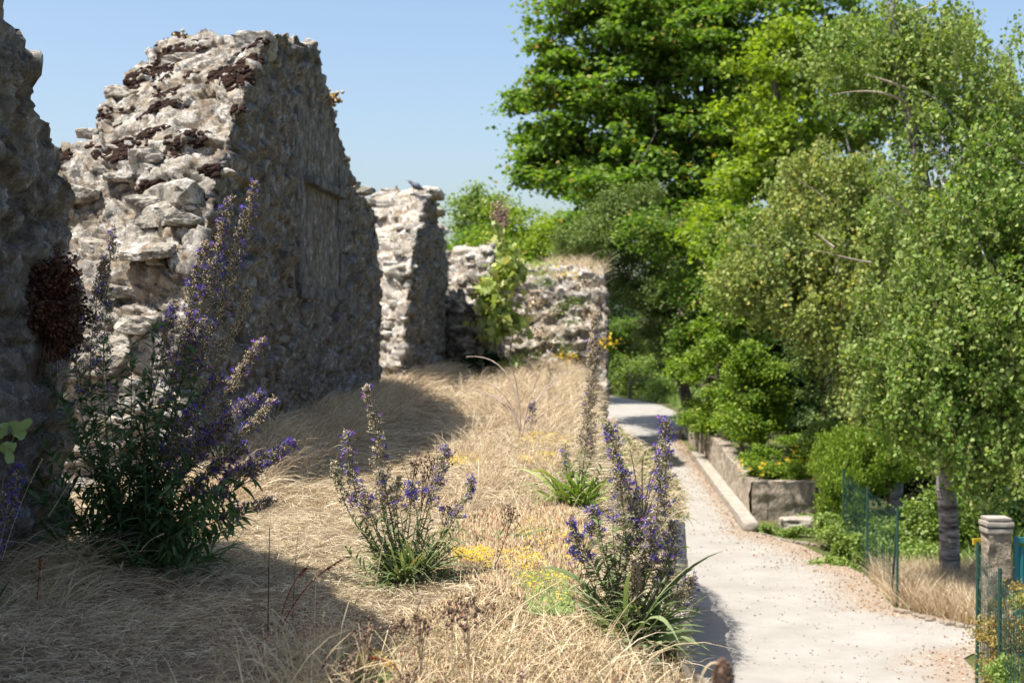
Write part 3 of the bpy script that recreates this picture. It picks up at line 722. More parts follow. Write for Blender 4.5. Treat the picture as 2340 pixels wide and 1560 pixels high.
x = rng.uniform(0, 1, 9000); y = rng.uniform(11.6, 18.8, 9000)
bl_ = sstep(10.8, 14.6, y) * (1 - sstep(17.8, 18.8, y)) * .78; px_ = edge_x(y) + .06 + bl_ * x
p = np.stack([px_, y, -.12 - .62 * x ** 1.5], 1); n = len(p); d = np.stack([rng.uniform(0, .8, n), rng.normal(size=n) * .4, rng.uniform(-.2, .8, n)], 1); l = rng.uniform(.1, .3, n)[:, None]
q2 = p + d * l; q2[:, 2] -= .10
pcs = [ribbons(p, p + d * l * .6 + [0, 0, .04], q2, .007, 3) + (0,)]
m_ = rng.uniform(size=n) < .5; T = p[m_] + [0, 0, .03] + rng.normal(size=(m_.sum(), 3)) * .04
pcs.append(inst(LEAF_V, LEAF_F, frames(rng.normal(size=(len(T), 3)) + [.4, -.3, 0]), .04 * rng.uniform(.5, 1.3, len(T)), T) + (1,))
o = mk('overhanging_weeds', pcs, [MAT['straw_pink'], MAT['yew']]); tag(o, 'dry grass and weeds hanging over the added bulge below the bank edge', 'weeds', kind='stuff')
n = 9000; y = rng.uniform(3.5, 12.5, n); x = edge_x(y) + rng.uniform(-.06, .10, n); p = np.stack([x, y, -.16 - np.maximum(x - edge_x(y), 0) * 2.2 + rng.normal(size=n) * .03], 1)
d = np.stack([rng.uniform(-.2, .8, n), rng.normal(size=n) * .5, rng.uniform(-.2, .9, n)], 1); l = rng.uniform(.05, .17, n)[:, None]; q2 = p + d * l; q2[:, 2] -= .06 * rng.uniform(size=n)
m_ = rng.uniform(size=n) < .35; T = p[m_]
o = mk('edge_weeds', [ribbons(p, p + d * l * .6 + [0, 0, .03], q2, .0035, 3) + (0,), inst(LEAF_V, LEAF_F, frames(rng.normal(size=(len(T), 3)) + [.6, -.2, .3]), .03 * rng.uniform(.5, 1.3, len(T)), T) + (1,)], [MAT['straw'], MAT['calyx_dry']])
tag(o, 'dry weeds and straw fringing the near edge of the bank', 'weeds', kind='stuff')
# stonecrop (sedum) carpet
def patch(poly, n, seedz=0):
    poly = np.array(poly); r = []
    px = rng.uniform(poly[:, 0].min(), poly[:, 0].max(), n * 2); py = rng.uniform(poly[:, 1].min(), poly[:, 1].max(), n * 2)
    k = in_poly(px, py, poly); px, py = px[k], py[k]
    d = 1.3 / ((py - 720) / FPX); x = (px - 1170) / FPX * d
    # even out the density with distance
    k = rng.uniform(size=len(d)) < (d / d.max()) ** 3; x, d = x[k], d[k]
    k = x < edge_x(d) + .05; return x[k], d[k]
pc = []
A1 = [(1000, 1215), (1130, 1180), (1290, 1170), (1345, 1230), (1340, 1330), (1250, 1420), (1000, 1330)]
x, y = patch(A1, 22000); n = len(x); p = on_bank(x, y)
hh = rng.uniform(.025, .065, n)
pc.append(inst(OCT_V, OCT_F, frames(rng.normal(size=(n, 3)) * .25 + [0, 0, 1]), np.stack([hh, hh * .22, hh * .22], 1), p) + (0,))
A2 = [(900, 1420), (1250, 1350), (1560, 1400), (1620, 1620), (800, 1640)]
x, y = patch(A2, 24000); n = len(x); p = on_bank(x, y); hh = rng.uniform(.018, .045, n)
pc.append(inst(OCT_V, OCT_F, frames(rng.normal(size=(n, 3)) * .4 + [0, 0, 1]), np.stack([hh, hh * .3, hh * .3], 1), p) + (0,))
for poly in ([(1170, 1340), (1290, 1330), (1310, 1420), (1220, 1425)], [(780, 1520), (850, 1520), (880, 1570), (760, 1570)]):
    x, y = patch(poly, 2600); n = len(x); p = on_bank(x, y); hh = rng.uniform(.03, .06, n)
    pc.append(inst(OCT_V, OCT_F, frames(rng.normal(size=(n, 3)) * .25 + [0, 0, 1]), np.stack([hh, hh * .35, hh * .35], 1), p) + (1,))
o = mk('stonecrop_carpet', pc, [MAT['sedum'], MAT['sedum_g']]); tag(o, 'low rusty and green stonecrop carpet near the bank edge', 'stonecrop', kind='stuff')
pf = []
for poly, n0 in (([(1030, 1285), (1100, 1280), (1130, 1300), (1120, 1330), (1040, 1310)], 300), ([(1140, 1290), (1200, 1285), (1250, 1320), (1240, 1345), (1150, 1320)], 150),
                 ([(1150, 1330), (1300, 1340), (1310, 1420), (1180, 1400)], 130), ([(1180, 1220), (1330, 1230), (1330, 1330), (1200, 1290)], 120),
                 ([(1020, 1070), (1110, 1070), (1110, 1095), (1020, 1095)], 120), ([(1160, 1035), (1300, 1050), (1300, 1075), (1180, 1060)], 170), ([(1180, 1085), (1290, 1090), (1290, 1115), (1190, 1105)], 110), ([(820, 1520), (850, 1520), (900, 1560), (810, 1560)], 160)):
    x, y = patch(poly, n0); n = len(x); p = on_bank(x, y) + [0, 0, 1] * rng.uniform(.045, .08, (n, 1))
    s = .011 * rng.uniform(.7, 1.3, n) * np.maximum(1, y / 9)
    pf.append(inst(FLW_V * [.5, 1.3, 1.3], FLW_F, frames(rng.normal(size=(n, 3)) * .35 + [0, -.2, 1]), s, p) + (0,))
o = mk('stonecrop_flowers', pf, MAT['yellow']); tag(o, 'small bright yellow stonecrop flowers in patches on the bank', 'flowers', kind='stuff')

# ------------------------------------------------------------------ viper's bugloss style plants
def spike_geo(path, t0, r0, dens=1.0, bloom=.4, dry=.3, top=True):
    """path (n,3) fine polyline. returns stem/calyx pieces, bloom pieces"""
    n = len(path); seg = np.r_[0, np.cumsum(np.linalg.norm(np.diff(path, axis=0), axis=1))]; L = seg[-1]
    stem = tube(path, np.linspace(.0050, .0016, n), 5)
    Ls = L * (1 - t0); nc = int(Ls * 205 * dens); r0 = r0 * 1.4
    t = t0 + (1 - t0) * rng.uniform(0, 1, nc) ** .85
    c = np.stack([np.interp(t * L, seg, path[:, k]) for k in range(3)], 1)
    tan = unit(np.stack([np.interp(t * L, seg, np.gradient(path[:, k], seg)) for k in range(3)], 1))
    rd = unit(np.cross(tan, rng.normal(size=(nc, 3)))); s = (t - t0) / (1 - t0)
    ln = r0 * (1 - s) ** .55 * rng.uniform(.45, 1.2, nc) + .006
    cal_p, cal_d, bl_p, bl_d = [], [], [], []
    # each side branch: a short stalk that ends in a tight curl of calyces
    stalks = ribbons(c, c + rd * (ln * .5)[:, None] + tan * (ln * .2)[:, None], c + rd * ln[:, None] + tan * (ln * .45)[:, None], .0026, 2, 'flat')
    dryc = rng.uniform(size=nc) < dry; blc = rng.uniform(size=nc) < np.minimum(1.25 * bloom, .95); dm = []
    for k in range(9):
        f = .45 + .6 * (k + 1) / 9
        q = c + rd * (ln * f)[:, None] + tan * (ln * .45 * f ** .6)[:, None] + rng.normal(size=(nc, 3)) * .0055
        d = unit(rd * .6 + tan * .8 + rng.normal(size=(nc, 3)) * .6)
        cal_p.append(q); cal_d.append(d); dm.append(dryc)
        b = blc & (rng.uniform(size=nc) < (.34 if k >= 5 else .12))
        bl_p.append(q[b] + d[b] * .006); bl_d.append(unit(d[b] + rd[b] * .6))
    cp = np.concatenate(cal_p); cd = np.concatenate(cal_d); m = len(cp)
    hh = rng.uniform(.009, .0165, m) * max(1, r0 / .065)
    dryk = np.concatenate(dm) ^ (rng.uniform(size=m) < .12)
    A = [stem + (0,), stalks + (1,)]
    R = frames(cd)
    for mask, mi in ((~dryk, 1), (dryk, 2)):
        if mask.any(): A.append(inst(OCT_V, OCT_F, R[mask], np.stack([hh, hh * .5, hh * .5], 1)[mask], cp[mask]) + (mi,))
    # fine bracts standing out between the flowers
    kb = nc; bd = unit(rd + tan * .5 + rng.normal(size=(kb, 3)) * .2); lb = ln * .9 + .014
    A.append(ribbons(c, c + bd * (lb * .6)[:, None], c + bd * lb[:, None] + tan * (lb * .3)[:, None], .0042, 2, 'leaf') + (1,))
    bp = np.concatenate(bl_p); bdv = np.concatenate(bl_d)
    B = inst(FLW_V, FLW_F, frames(bdv), .0165 * rng.uniform(.7, 1.25, len(bp)), bp) if len(bp) else None
    return A, B

def stem_leaves(path, ta, tb, n, Ln, wd, droop=.3):
    seg = np.r_[0, np.cumsum(np.linalg.norm(np.diff(path, axis=0), axis=1))]; L = seg[-1]
    t = np.linspace(ta, tb, n) + rng.normal(size=n) * .01
    c = np.stack([np.interp(t * L, seg, path[:, k]) for k in range(3)], 1)
    tan = unit(np.stack([np.interp(t * L, seg, np.gradient(path[:, k], seg)) for k in range(3)], 1))
    rd = unit(np.cross(tan, rng.normal(size=(n, 3)))); l = Ln * rng.uniform(.6, 1.25, n) * (1.15 - .5 * (t - ta) / max(tb - ta, .01))
    p1 = c + (rd * .55 + tan * .6) * (l * .5)[:, None]
    p2 = c + (rd * .9 + tan * .5) * (l * .85)[:, None] - np.array([0, 0, droop]) * (l * rng.uniform(.1, 1, n))[:, None]
    side = np.cross(p2 - c, [0, 0, 1.0]) + rng.normal(size=(n, 3)) * .02
    return ribbons(c, p1, p2, wd * rng.uniform(.7, 1.2, n), 5, 'leaf', side, .12)

def rosette(c, n, Ln, wd, up=.6, rad=.03, az=None, droop=.25):
    a = rng.uniform(0, 2 * np.pi, n) if az is None else rng.uniform(az[0], az[1], n)
    l = Ln * rng.uniform(.3, 1.2, n); u = np.clip(up * rng.uniform(.25, 1.2, n) + rng.normal(size=n) * .2, .02, 1.8)
    h = np.stack([np.cos(a), np.sin(a), np.zeros(n)], 1)
    p0 = np.asarray(c) + h * rad * rng.uniform(0, 1, (n, 1)); p1 = p0 + h * (l * .45)[:, None] + np.array([0, 0, 1]) * (l * u * .6)[:, None]
    p2 = p0 + h * (l * .95)[:, None] + np.array([0, 0, 1]) * (l * (u * .75 - droop * rng.uniform(.3, 1.6, n)))[:, None]
    side = np.cross(h, [0, 0, 1.0]) + rng.normal(size=(n, 3)) * .45
    p1 = p1 + rng.normal(size=(n, 3)) * l[:, None] * .12; p2 = p2 + rng.normal(size=(n, 3)) * l[:, None] * .18
    return ribbons(p0, p1, p2, wd * .8 * rng.uniform(.4, 1.25, n), 7, 'leaf', side, .14)

def leafy_stems(b, tips, Ll, wd, nl):
    out = []
    for e in tips:
        e = np.asarray(e, float); L = np.linalg.norm(e - b); p0 = b + rng.normal(size=3) * [.04, .04, 0]
        path = bez(p0, (p0 + e) / 2 + np.array([0, 0, -.06 * L]) + rng.normal(size=3) * .03, e, 14)
        out.append(tube(path, np.linspace(.0045, .0015, 14), 5) + (1,)); out.append(stem_leaves(path, .06, 1.0, int(nl * L / .5), Ll, wd) + (0,))
    return out

def echium(label, base, spikes, rosettes, lm='e_leaf', cal='calyx', dry='calyx_dry', lname='bugloss_plant', extra=None, leafy=None):
    t = thing(lname, label, 'flowering plant', base)
    for sp in spikes:
        tip, mid, t0, r0, dens, bloom, dr, nl, Ll = sp
        path = bez(base + rng.normal(size=3) * [.02, .02, 0], mid, tip, 26)
        path = path + fbm(path * 9, 2, 3)[:, None] * .004
        A, B = spike_geo(path, t0, r0, dens, bloom, dr)
        s = part('flower_spike', A, [MAT['e_stem'], MAT[cal], MAT[dry]], t)
        if B is not None: part('blossoms', [B + (0,)], MAT['bloom'], s)
        if nl: part('stem_leaves', [stem_leaves(path, .08, t0 + .04, nl, Ll, .010 if Ll < .12 else .017) + (0,)], MAT[lm], s)
    pcs = [rosette(*r) + (0,) for r in rosettes]
    if leafy: part('leafy_stems', leafy_stems(base, *leafy), [MAT[lm], MAT['e_stem']], t)
    if pcs: part('basal_leaves', pcs, MAT[lm], t)
    return t

# --- right plant, at the bank edge
b = GP(1432, 1430); b[2] = gh(b[0], b[1])
Yb = b[1]
S = lambda px, py, dy=0: P(px, py, Yb + dy)
sp = [
 (S(1392, 968, .05), S(1448, 1180), .36, .036, 1.25, .42, .35, 34, .09),
 (S(1523, 962, -.05), S(1500, 1270), .40, .034, 1.25, .36, .55, 34, .09),
 (S(1452, 1118, .05), S(1462, 1300), .42, .034, 1.2, .45, .4, 20, .08),
 (S(1538, 1195, 0), S(1535, 1330), .48, .028, 1.2, .40, .4, 22, .08),
 (S(1490, 1190, -.1), S(1490, 1300), .5, .028, 1.1, .40, .4, 20, .08),
 (S(1305, 1188, 0), S(1335, 1330), .66, .022, 1.2, .7, .2, 12, .06),
 (S(1350, 1160, .1), S(1385, 1330), .72, .022, 1.2, .7, .2, 12, .06),
 (S(1582, 1312, -.1), S(1565, 1400), .58, .018, 1.1, .25, .8, 16, .05),
 (S(1452, 1272, -.12), S(1450, 1360), .42, .020, 1.9, .0, 1.0, 0, .05),
]
echium('tallest purple bugloss clump, right at the bank edge above the path', b, sp,
       [(b, 90, .30, .028, 1.6, .06), (b, 80, .24, .034, 1.1, .05), (b + [.05, -.03, 0], 50, .26, .04, .5, .06), (b + [.1, .02, .08], 50, .22, .024, 1.0, .06), (b + [-.1, .05, 0], 18, .17, .03, .7, .06), (b + [.1, .05, 0], 22, .18, .02, 1.3, .08)],
       leafy=([S(1330, 1230), S(1365, 1180), S(1400, 1210), S(1440, 1230), S(1475, 1250), S(1515, 1230), S(1545, 1290), S(1570, 1340), S(1590, 1400), S(1350, 1290), S(1420, 1260), S(1490, 1280), S(1530, 1320), S(1310, 1310), S(1385, 1250), S(1455, 1290), S(1500, 1340), S(1555, 1250), S(1470, 1200), S(1430, 1180)], .11, .014, 46))
# --- centre plant
b = GP(925, 1345); b[2] = gh(b[0], b[1]); Yb = b[1]
sp = [
 (S(838, 884, 0), S(885, 1120), .30, .034, 1.0, .16, .85, 20, .07),
 (S(792, 990, .05), S(798, 1190), .50, .026, 1.1, .6, .2, 26, .07),
 (S(762, 1060, .05), S(775, 1190), .7, .018, 1.2, .0, .3, 14, .05),
 (S(1022, 1018, .1), S(975, 1180), .52, .024, 1.0, .32, .5, 22, .06),
 (S(1078, 1095, .05), S(1040, 1220), .55, .022, .9, .65, .2, 14, .05),
 (S(942, 1102, 0), S(935, 1200), .70, .022, 1.2, .85, .1, 18, .06),
 (S(912, 1088, .1), S(890, 1200), .72, .020, 1.1, .05, .3, 18, .06),
 (S(868, 1075, -.05), S(862, 1200), .62, .026, 1.1, .2, .6, 16, .06),
 (S(830, 1120, -.1), S(850, 1230), .6, .026, 1.0, .25, .8, 12, .06),
]
echium('mid-size purple bugloss plant in the middle of the sunny straw', b, sp,
       [(b, 110, .27, .022, 1.6, .06), (b, 80, .2, .026, 1.0, .05), (b + [.08, .02, .05], 50, .2, .018, 1.1, .06), (b + [-.05, -.03, 0], 26, .20, .03, .5, .06), (b + [.12, .03, 0], 34, .16, .018, 1.2, .08)],
       leafy=([S(805, 1180), S(845, 1160), S(880, 1150), S(915, 1170), S(950, 1160), S(985, 1180), S(1020, 1215), S(1045, 1250), S(835, 1220), S(900, 1210), S(965, 1220), S(1005, 1260), S(790, 1250), S(860, 1250), S(930, 1230), S(890, 1240), S(950, 1250), S(820, 1200), S(985, 1230), S(870, 1190), S(1060, 1200)], .09, .012, 46))
# low leafy bugloss behind it, to the right
b = GP(1130, 1250); b[2] = gh(b[0], b[1]); Yb = b[1]
echium('low grey-green leafy plant with wilted brown tips, right of the middle bugloss', b, [
 (S(1165, 1185, 0), S(1140, 1220), .8, .012, .6, .0, 1.0, 8, .05)],
 [(b, 60, .16, .016, .6, .06, (-.6, 3.6), .3), (b + [.05, 0, 0], 30, .22, .014, .7, .06, (-.4, 1.0), .2)], lname='leafy_plant')
# --- big dark bush left
b = P(300, 1255, 7.3); b[2] = gh(b[0], b[1]); Yb = 7.3
def tipp(px, py, y): return P(px, py, y)
gq2 = np.random.default_rng(9)
sp = []
for (px, py, y, mx, my, t0, r0, dn, bl, dr) in (
  (262, 520, 7.5, 200, 950, .48, .030, .85, .25, .5), (240, 590, 7.5, 150, 960, .55, .028, .7, .3, .5),
  (583, 420, 6.8, 470, 860, .50, .040, 1.2, .38, .55), (527, 450, 6.8, 430, 840, .48, .042, 1.1, .38, .45),
  (470, 555, 6.9, 380, 880, .55, .034, .9, .3, .6), (572, 662, 6.9, 470, 900, .60, .026, .8, .05, .9),
  (603, 775, 6.7, 470, 960, .50, .032, 1.0, .22, .8), (598, 898, 6.7, 440, 1010, .52, .040, 1.3, .65, .2),
  (622, 915, 6.6, 500, 1060, .62, .026, 1.0, .3, .5), (675, 1008, 6.6, 500, 1110, .52, .036, 1.2, .5, .3),
  (560, 1020, 6.7, 440, 1100, .52, .030, 1.1, .5, .3), (627, 1142, 6.7, 480, 1190, .62, .022, .7, .35, .1),
  (460, 740, 6.9, 350, 950, .55, .034, .9, .35, .3), (520, 960, 6.8, 400, 1060, .5, .036, 1.1, .5, .3),
  (400, 690, 7.1, 330, 950, .55, .030, .8, .3, .4), (500, 860, 7.0, 400, 1000, .5, .036, 1.0, .45, .3), (640, 1040, 6.9, 470, 1100, .6, .03, 1.0, .5, .3),
  (180, 640, 7.3, 140, 960, .55, .03, .7, .2, .4), (440, 930, 6.8, 360, 1060, .5, .034, 1.0, .4, .2)):
    sp.append((tipp(px, py, y), tipp(mx, my, (y + 7.3) / 2), t0, r0 * .9, dn, bl * .8, dr, 60, .13))
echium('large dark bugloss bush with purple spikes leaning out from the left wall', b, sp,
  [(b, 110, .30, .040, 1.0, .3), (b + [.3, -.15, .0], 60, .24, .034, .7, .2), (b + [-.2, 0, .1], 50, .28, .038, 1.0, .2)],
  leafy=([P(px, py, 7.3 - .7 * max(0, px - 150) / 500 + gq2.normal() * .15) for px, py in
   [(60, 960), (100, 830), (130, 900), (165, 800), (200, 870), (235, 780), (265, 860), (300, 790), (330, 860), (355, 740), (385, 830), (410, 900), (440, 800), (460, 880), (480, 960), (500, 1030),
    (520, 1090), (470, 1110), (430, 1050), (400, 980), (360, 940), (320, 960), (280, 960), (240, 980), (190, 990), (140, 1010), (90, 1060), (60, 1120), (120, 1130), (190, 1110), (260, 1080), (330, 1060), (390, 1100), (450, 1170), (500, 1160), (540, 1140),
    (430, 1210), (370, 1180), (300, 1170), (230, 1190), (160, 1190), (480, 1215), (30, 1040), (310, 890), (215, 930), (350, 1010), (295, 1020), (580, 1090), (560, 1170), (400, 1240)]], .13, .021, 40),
  lm='e_leaf_shade', cal='calyx_shade')
# spike at the very left edge
b = P(-30, 1330, 6.2); b[2] = gh(b[0], b[1]); Yb = 6.2
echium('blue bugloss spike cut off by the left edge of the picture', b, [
  (P(6, 1130, 6.2), P(-25, 1230, 6.2), .35, .03, 1.2, .8, .1, 14, .07), (P(40, 1070, 6.4), P(10, 1200, 6.3), .6, .026, 1.1, .6, .2, 10, .07)], [(b, 20, .16, .02, 1.0, .05)], lm='e_leaf_shade', cal='calyx_shade')
# pale lobed leaf
def lobed():
    c = P(35, 985, 6.1); t = thing('lobed_leaf_sprig', 'pale green lobed leaf sprig in front of the dark bush, left edge', 'leaf sprig', c)
    V = []; F = []
    for (dx, dz, s, rot) in ((0, .0, .055, .6), (-.035, -.06, .05, -1.4), (-.045, .0, .045, 2.6)):
        n = 26; th = np.linspace(0, 2 * np.pi, n, endpoint=False)
        r = s * (.62 + .25 * np.cos(3 * (th)) * (np.cos(th) > -.6) + .10 * np.abs(np.sin(5.5 * th)))
        x = np.cos(th) * r * 1.2 + s * .5; z = np.sin(th) * r
        cx, sx = math.cos(rot), math.sin(rot)
        pts = np.stack([x * cx - z * sx + dx, .012 * np.sin(th * 3) + .0 * x, x * sx + z * cx + dz], 1)
        o = len(V); V.append([dx, -.008, dz]); V += pts.tolist()
        F += [[o, o + 1 + k, o + 1 + (k + 1) % n] for k in range(n)]
    mk('leaf', [(np.array(V), np.array(F), 0)], MAT['palegreen'], t)
    st = tube(bez([0, 0, 0], [-.05, .02, -.12], [-.12, .05, -.5], 8), .0022, 5)
    mk('stem', [st + (0,)], MAT['e_stem'], t)
lobed()
# red-brown bush hanging on the near wall
def hanging():
    c = P(95, 690, 7.3); t = thing('hanging_bush', 'dense dark red-brown bush hanging on the shaded near wall', 'bush', c)
    n = 9000; u = unit(rng.normal(size=(n, 3))) * (rng.uniform(0, 1, (n, 1)) ** .4); p = u * [.14, .22, .30]
    p[:, 0] += .06; p[:, 2] -= np.abs(p[:, 0]) * .3; p = p + fbm(p * 9, 2, 3)[:, None] * .05
    mk('foliage', [inst(LEAF_V, LEAF_F, frames(rng.normal(size=(n, 3)) + [0.3, 0, -.3]), .022 * rng.uniform(.6, 1.3, n), p) + (0,)], MAT['redbrown'], t)
    tw = []
    for k in range(30):
        e = unit(rng.normal(size=3)) * [.14, .2, .3]; e[0] += .06; tw.append(tube(bez([-.1, 0, 0], e * .5 + [0, 0, .1], e, 6), .002, 4) + (0,))
    for k in range(24):
        e = np.array([rng.uniform(-.1, .12), rng.uniform(-.2, .1), -rng.uniform(.3, .55)]); tw.append(tube(bez([0, 0, 0], e * .5 + [.05, 0, .05], e, 6), .0015, 4) + (0,))
    mk('twigs', tw, MAT['twig_dark'], t)
hanging()

# tall dead spike by the bank edge, with a green leaf tuft
b = GP(1320, 1165); b[2] = gh(b[0], b[1]); Yb = b[1]
echium('tall brown dead flower spike rising from green leaves at the bank edge', b, [
  (S(1360, 718, 0), S(1352, 950), .22, .045, 2.3, .02, 1.0, 10, .1), (S(1290, 1010, .1), S(1290, 1090), .4, .03, .9, .1, .9, 10, .08)],
  [(b, 110, .26, .032, 1.5, .12), (b + [-.1, 0, 0], 60, .20, .03, 1.2, .1)], lm='herb', lname='dead_flower_stalk',
  leafy=([S(1285, 1075), S(1300, 1050), S(1325, 1040), S(1350, 1050), S(1375, 1070), S(1340, 1075), S(1310, 1085), S(1365, 1100), S(1280, 1110)], .10, .018, 44))
for (px, py, bx, by, Y, lab) in ((1092, 700, 1100, 880, 26.0, 'thin red-brown dead spike against the small wall stump'), (1252, 830, 1250, 960, 18, 'short dead spike in dry grass before the corner wall'), (1215, 920, 1212, 1010, 13, 'small faded purple spike in the tall dry grass')):
    bb = P(bx, by, Y); bb[2] = gh(bb[0], bb[1]); Yb = Y
    echium(lab, bb, [(P(px, py, Y), P((px + bx) / 2 + 8, (py + by) / 2, Y), .2, .05 if Y > 15 else .03, .8 if Y < 15 else .5, .05 if Y > 15 else .3, 1.0, 0, .05)], [], lname='dead_flower_stalk')

# ------------------------------------------------------------------ single dry stems of the foreground
def umbel(px, py, Y, bx, by, heads, r, lab, mat='seed', sz=.009, stem='stalk'):
    tip = P(px, py, Y); b = P(bx, by, Y); b[2] = min(b[2], gh(b[0], b[1]) + .0)
    t = thing('dried_seed_head', lab, 'dried weed', b, 'dried seed heads in the foreground')
    path = bez(b, (b + tip) / 2 + rng.normal(size=3) * .015, tip, 10); A = [tube(path, np.linspace(.003, .002, 10), 5) + (0,)]
    C = []
    for k in range(heads):
        e = tip + rng.normal(size=3) * [r, r, r * .8] + [0, 0, r * .4]
        s = path[rng.integers(6, 10)]
        A.append(tube(bez(s, (s + e) / 2 - [0, 0, .008], e, 5), .0012, 4) + (0,))
        for q in range(3):
            c = e + rng.normal(size=3) * sz * .9; C.append(blob(c, sz * rng.uniform(.6, 1.0) * np.array([.8, .8, 1.0]), None, 1, .2, 2, k * 3 + q) + (0,))
    part('stem', A, MAT[stem], t); part('seed_cluster', C, MAT[mat], t)
for a in (
 (505, 1455, 5.0, 500, 1700, 7, .022, 'pinkish dry seed head standing alone in the shade, lower left', 'seed_pink', .0075),
 (610, 1478, 4.9, 575, 1700, 7, .024, 'pinkish leaning seed head, first right of the lone one', 'seed_pink', .0075),
 (690, 1438, 5.1, 690, 1640, 18, .026, 'pale brown seed cluster at the end of the shade below the rusty stem', 'seed_pink', .006),
 (725, 1385, 6.2, 720, 1460, 8, .02, 'small pale seed cluster beside the rusty dock tips', 'seed_pink', .006),
 (835, 1465, 4.7, 800, 1750, 18, .034, 'dark brown seed cluster below the middle bugloss', 'seed', .008),
 (800, 1530, 4.5, 790, 1800, 16, .032, 'dark seed cluster lowest in the picture, left of centre', 'seed', .008),
 (958, 1445, 4.9, 945, 1750, 22, .028, 'dark round seed cluster below the middle bugloss, centre one', 'seed', .008),
 (905, 1440, 5.1, 890, 1700, 8, .02, 'thin dark seed cluster between two fuller ones', 'seed', .007),
 (1068, 1400, 4.8, 1075, 1750, 26, .032, 'big dark seed cluster right of the middle bugloss', 'seed', .0085),
 (1035, 1425, 4.9, 1040, 1720, 10, .024, 'loose dark seed cluster just left of the biggest one', 'seed', .0075),
 (1195, 1540, 4.6, 1190, 1800, 10, .02, 'grey seed cluster at the bottom edge near the stonecrop', 'seed_pink', .006),
 (935, 1550, 4.5, 930, 1800, 10, .02, 'dark seed cluster touching the bottom edge at the centre', 'seed', .0075)):
    umbel(a[0], a[1], a[2], a[3], a[4], a[5], a[6], a[7], a[8], a[9])
# black seed panicles of the middle plant
for (px, py, bx, by, lab, hd, rr) in ((975, 1090, 925, 1340, 'dark branching seed panicle leaning right above the middle bugloss', 26, .05), (1000, 1060, 930, 1330, 'dark seed panicle beside the violet-tipped spike', 30, .045), (948, 1060, 900, 1330, 'slim dark seed panicle rising over the middle bugloss', 16, .03), (1025, 1170, 960, 1330, 'dark wilted seed bunch right of the middle bugloss', 16, .025), (1172, 1180, 1120, 1280, 'thin dark twiggy seed head above the low leafy plant', 14, .03)):
    umbel(px, py, 6.9, bx, by, hd, rr, lab, 'seed', .0065, 'twig_dark')

def stalk(name, lab, pts, r, mat, panicle=None, group=None):
    b = pts[0].copy(); t = thing(name, lab, 'dried weed', b, group); n = 14
    path = bez(pts[0], pts[1], pts[2], n)
    part('stem', [tube(path, np.linspace(r, r * .5, n), 5) + (0,)], MAT[mat], t)
    if panicle:
        m, L, dirn, pm = panicle
        i0 = rng.uniform(.72, 1, m); c = np.stack([np.interp(i0, np.linspace(0, 1, n), path[:, k]) for k in range(3)], 1)
        d = unit(unit(path[-1] - path[-3]) + rng.normal(size=(m, 3)) * .28 + np.asarray(dirn))
        part('seed_panicle', [inst(OCT_V, OCT_F, frames(d), np.stack([L * rng.uniform(.6, 1.2, m), np.full(m, L * .16), np.full(m, L * .16)], 1), c) + (0,)], MAT[pm], t)
def st3(bx, by, mx, my, tx, ty, Y): return [P(bx, by, Y), P(mx, my, Y), P(tx, ty, Y)]
G = 'dry grass stalks in the foreground'
stalk('bare_weed', 'straight bare red-brown stem standing in the shaded straw', st3(612, 1470, 614, 1330, 616, 1205, 5.8), .0035, 'twig_dark')
stalk('bare_weed', 'thin stem with a small dark bud beside the bare red-brown stem', st3(668, 1440, 672, 1300, 682, 1212, 5.9), .0015, 'twig_dark', (8, .012, (0, 0, .2), 'seed'))
stalk('grass_stalk', 'pale grass stalk crossing the middle bugloss with a drooping head', st3(820, 1560, 860, 1330, 885, 1180, 5.3), .0022, 'stalk')
stalk('grass_stalk', 'thick pale stem leaning right from the dark seed clusters', st3(1075, 1500, 1140, 1400, 1285, 1325, 5.2), .004, 'stalk')
stalk('grass_stalk', 'pale stalk with a fork, right of the pale thick stem', st3(1130, 1430, 1145, 1370, 1200, 1270, 5.5), .003, 'stalk')
stalk('grass_stalk', 'straw lying flat and pointing left near the stonecrop', st3(1230, 1500, 1170, 1450, 1095, 1405, 5.2), .003, 'stalk')
for (bx, by, mx, my, tx, ty, Y, lab) in (
  (760, 1480, 790, 1420, 825, 1422, 5.2, 'curved wheat-coloured seed head low in the shade edge'),
  (805, 1400, 840, 1290, 868, 1275, 5.9, 'bent seed head in front of the bugloss leaves'),
  (890, 1480, 925, 1380, 945, 1368, 5.4, 'seed head nodding below the middle bugloss'),
  (1120, 1450, 1150, 1340, 1185, 1305, 5.6, 'feathery seed head by the yellow stonecrop'),
  (1170, 1560, 1220, 1480, 1270, 1470, 4.9, 'seed head leaning right at the bottom over stonecrop'),
  (718, 1600, 730, 1480, 740, 1400, 4.7, 'tall pale grass head at the end of the shade'),
  (300, 1560, 305, 1500, 312, 1455, 4.9, 'upright grass head alone in the shaded straw, lower left'),
  (250, 1350, 270, 1310, 280, 1285, 6.4, 'small grass head under the dark bush'),
  (320, 1260, 340, 1230, 370, 1220, 6.6, 'grass head touching the lower leaves of the dark bush'),
  (5, 1280, 40, 1150, 95, 1050, 6.3, 'long grass head at the left edge in front of the dark bush'),
  (110, 1180, 170, 1090, 215, 990, 6.3, 'slim upright grass head before the dark bush')):
    stalk('grass_stalk', lab, st3(bx, by, mx, my, tx, ty, Y), .0016, 'stalk', (40, .014, (0.1, 0, -.1), 'stalk'), G)
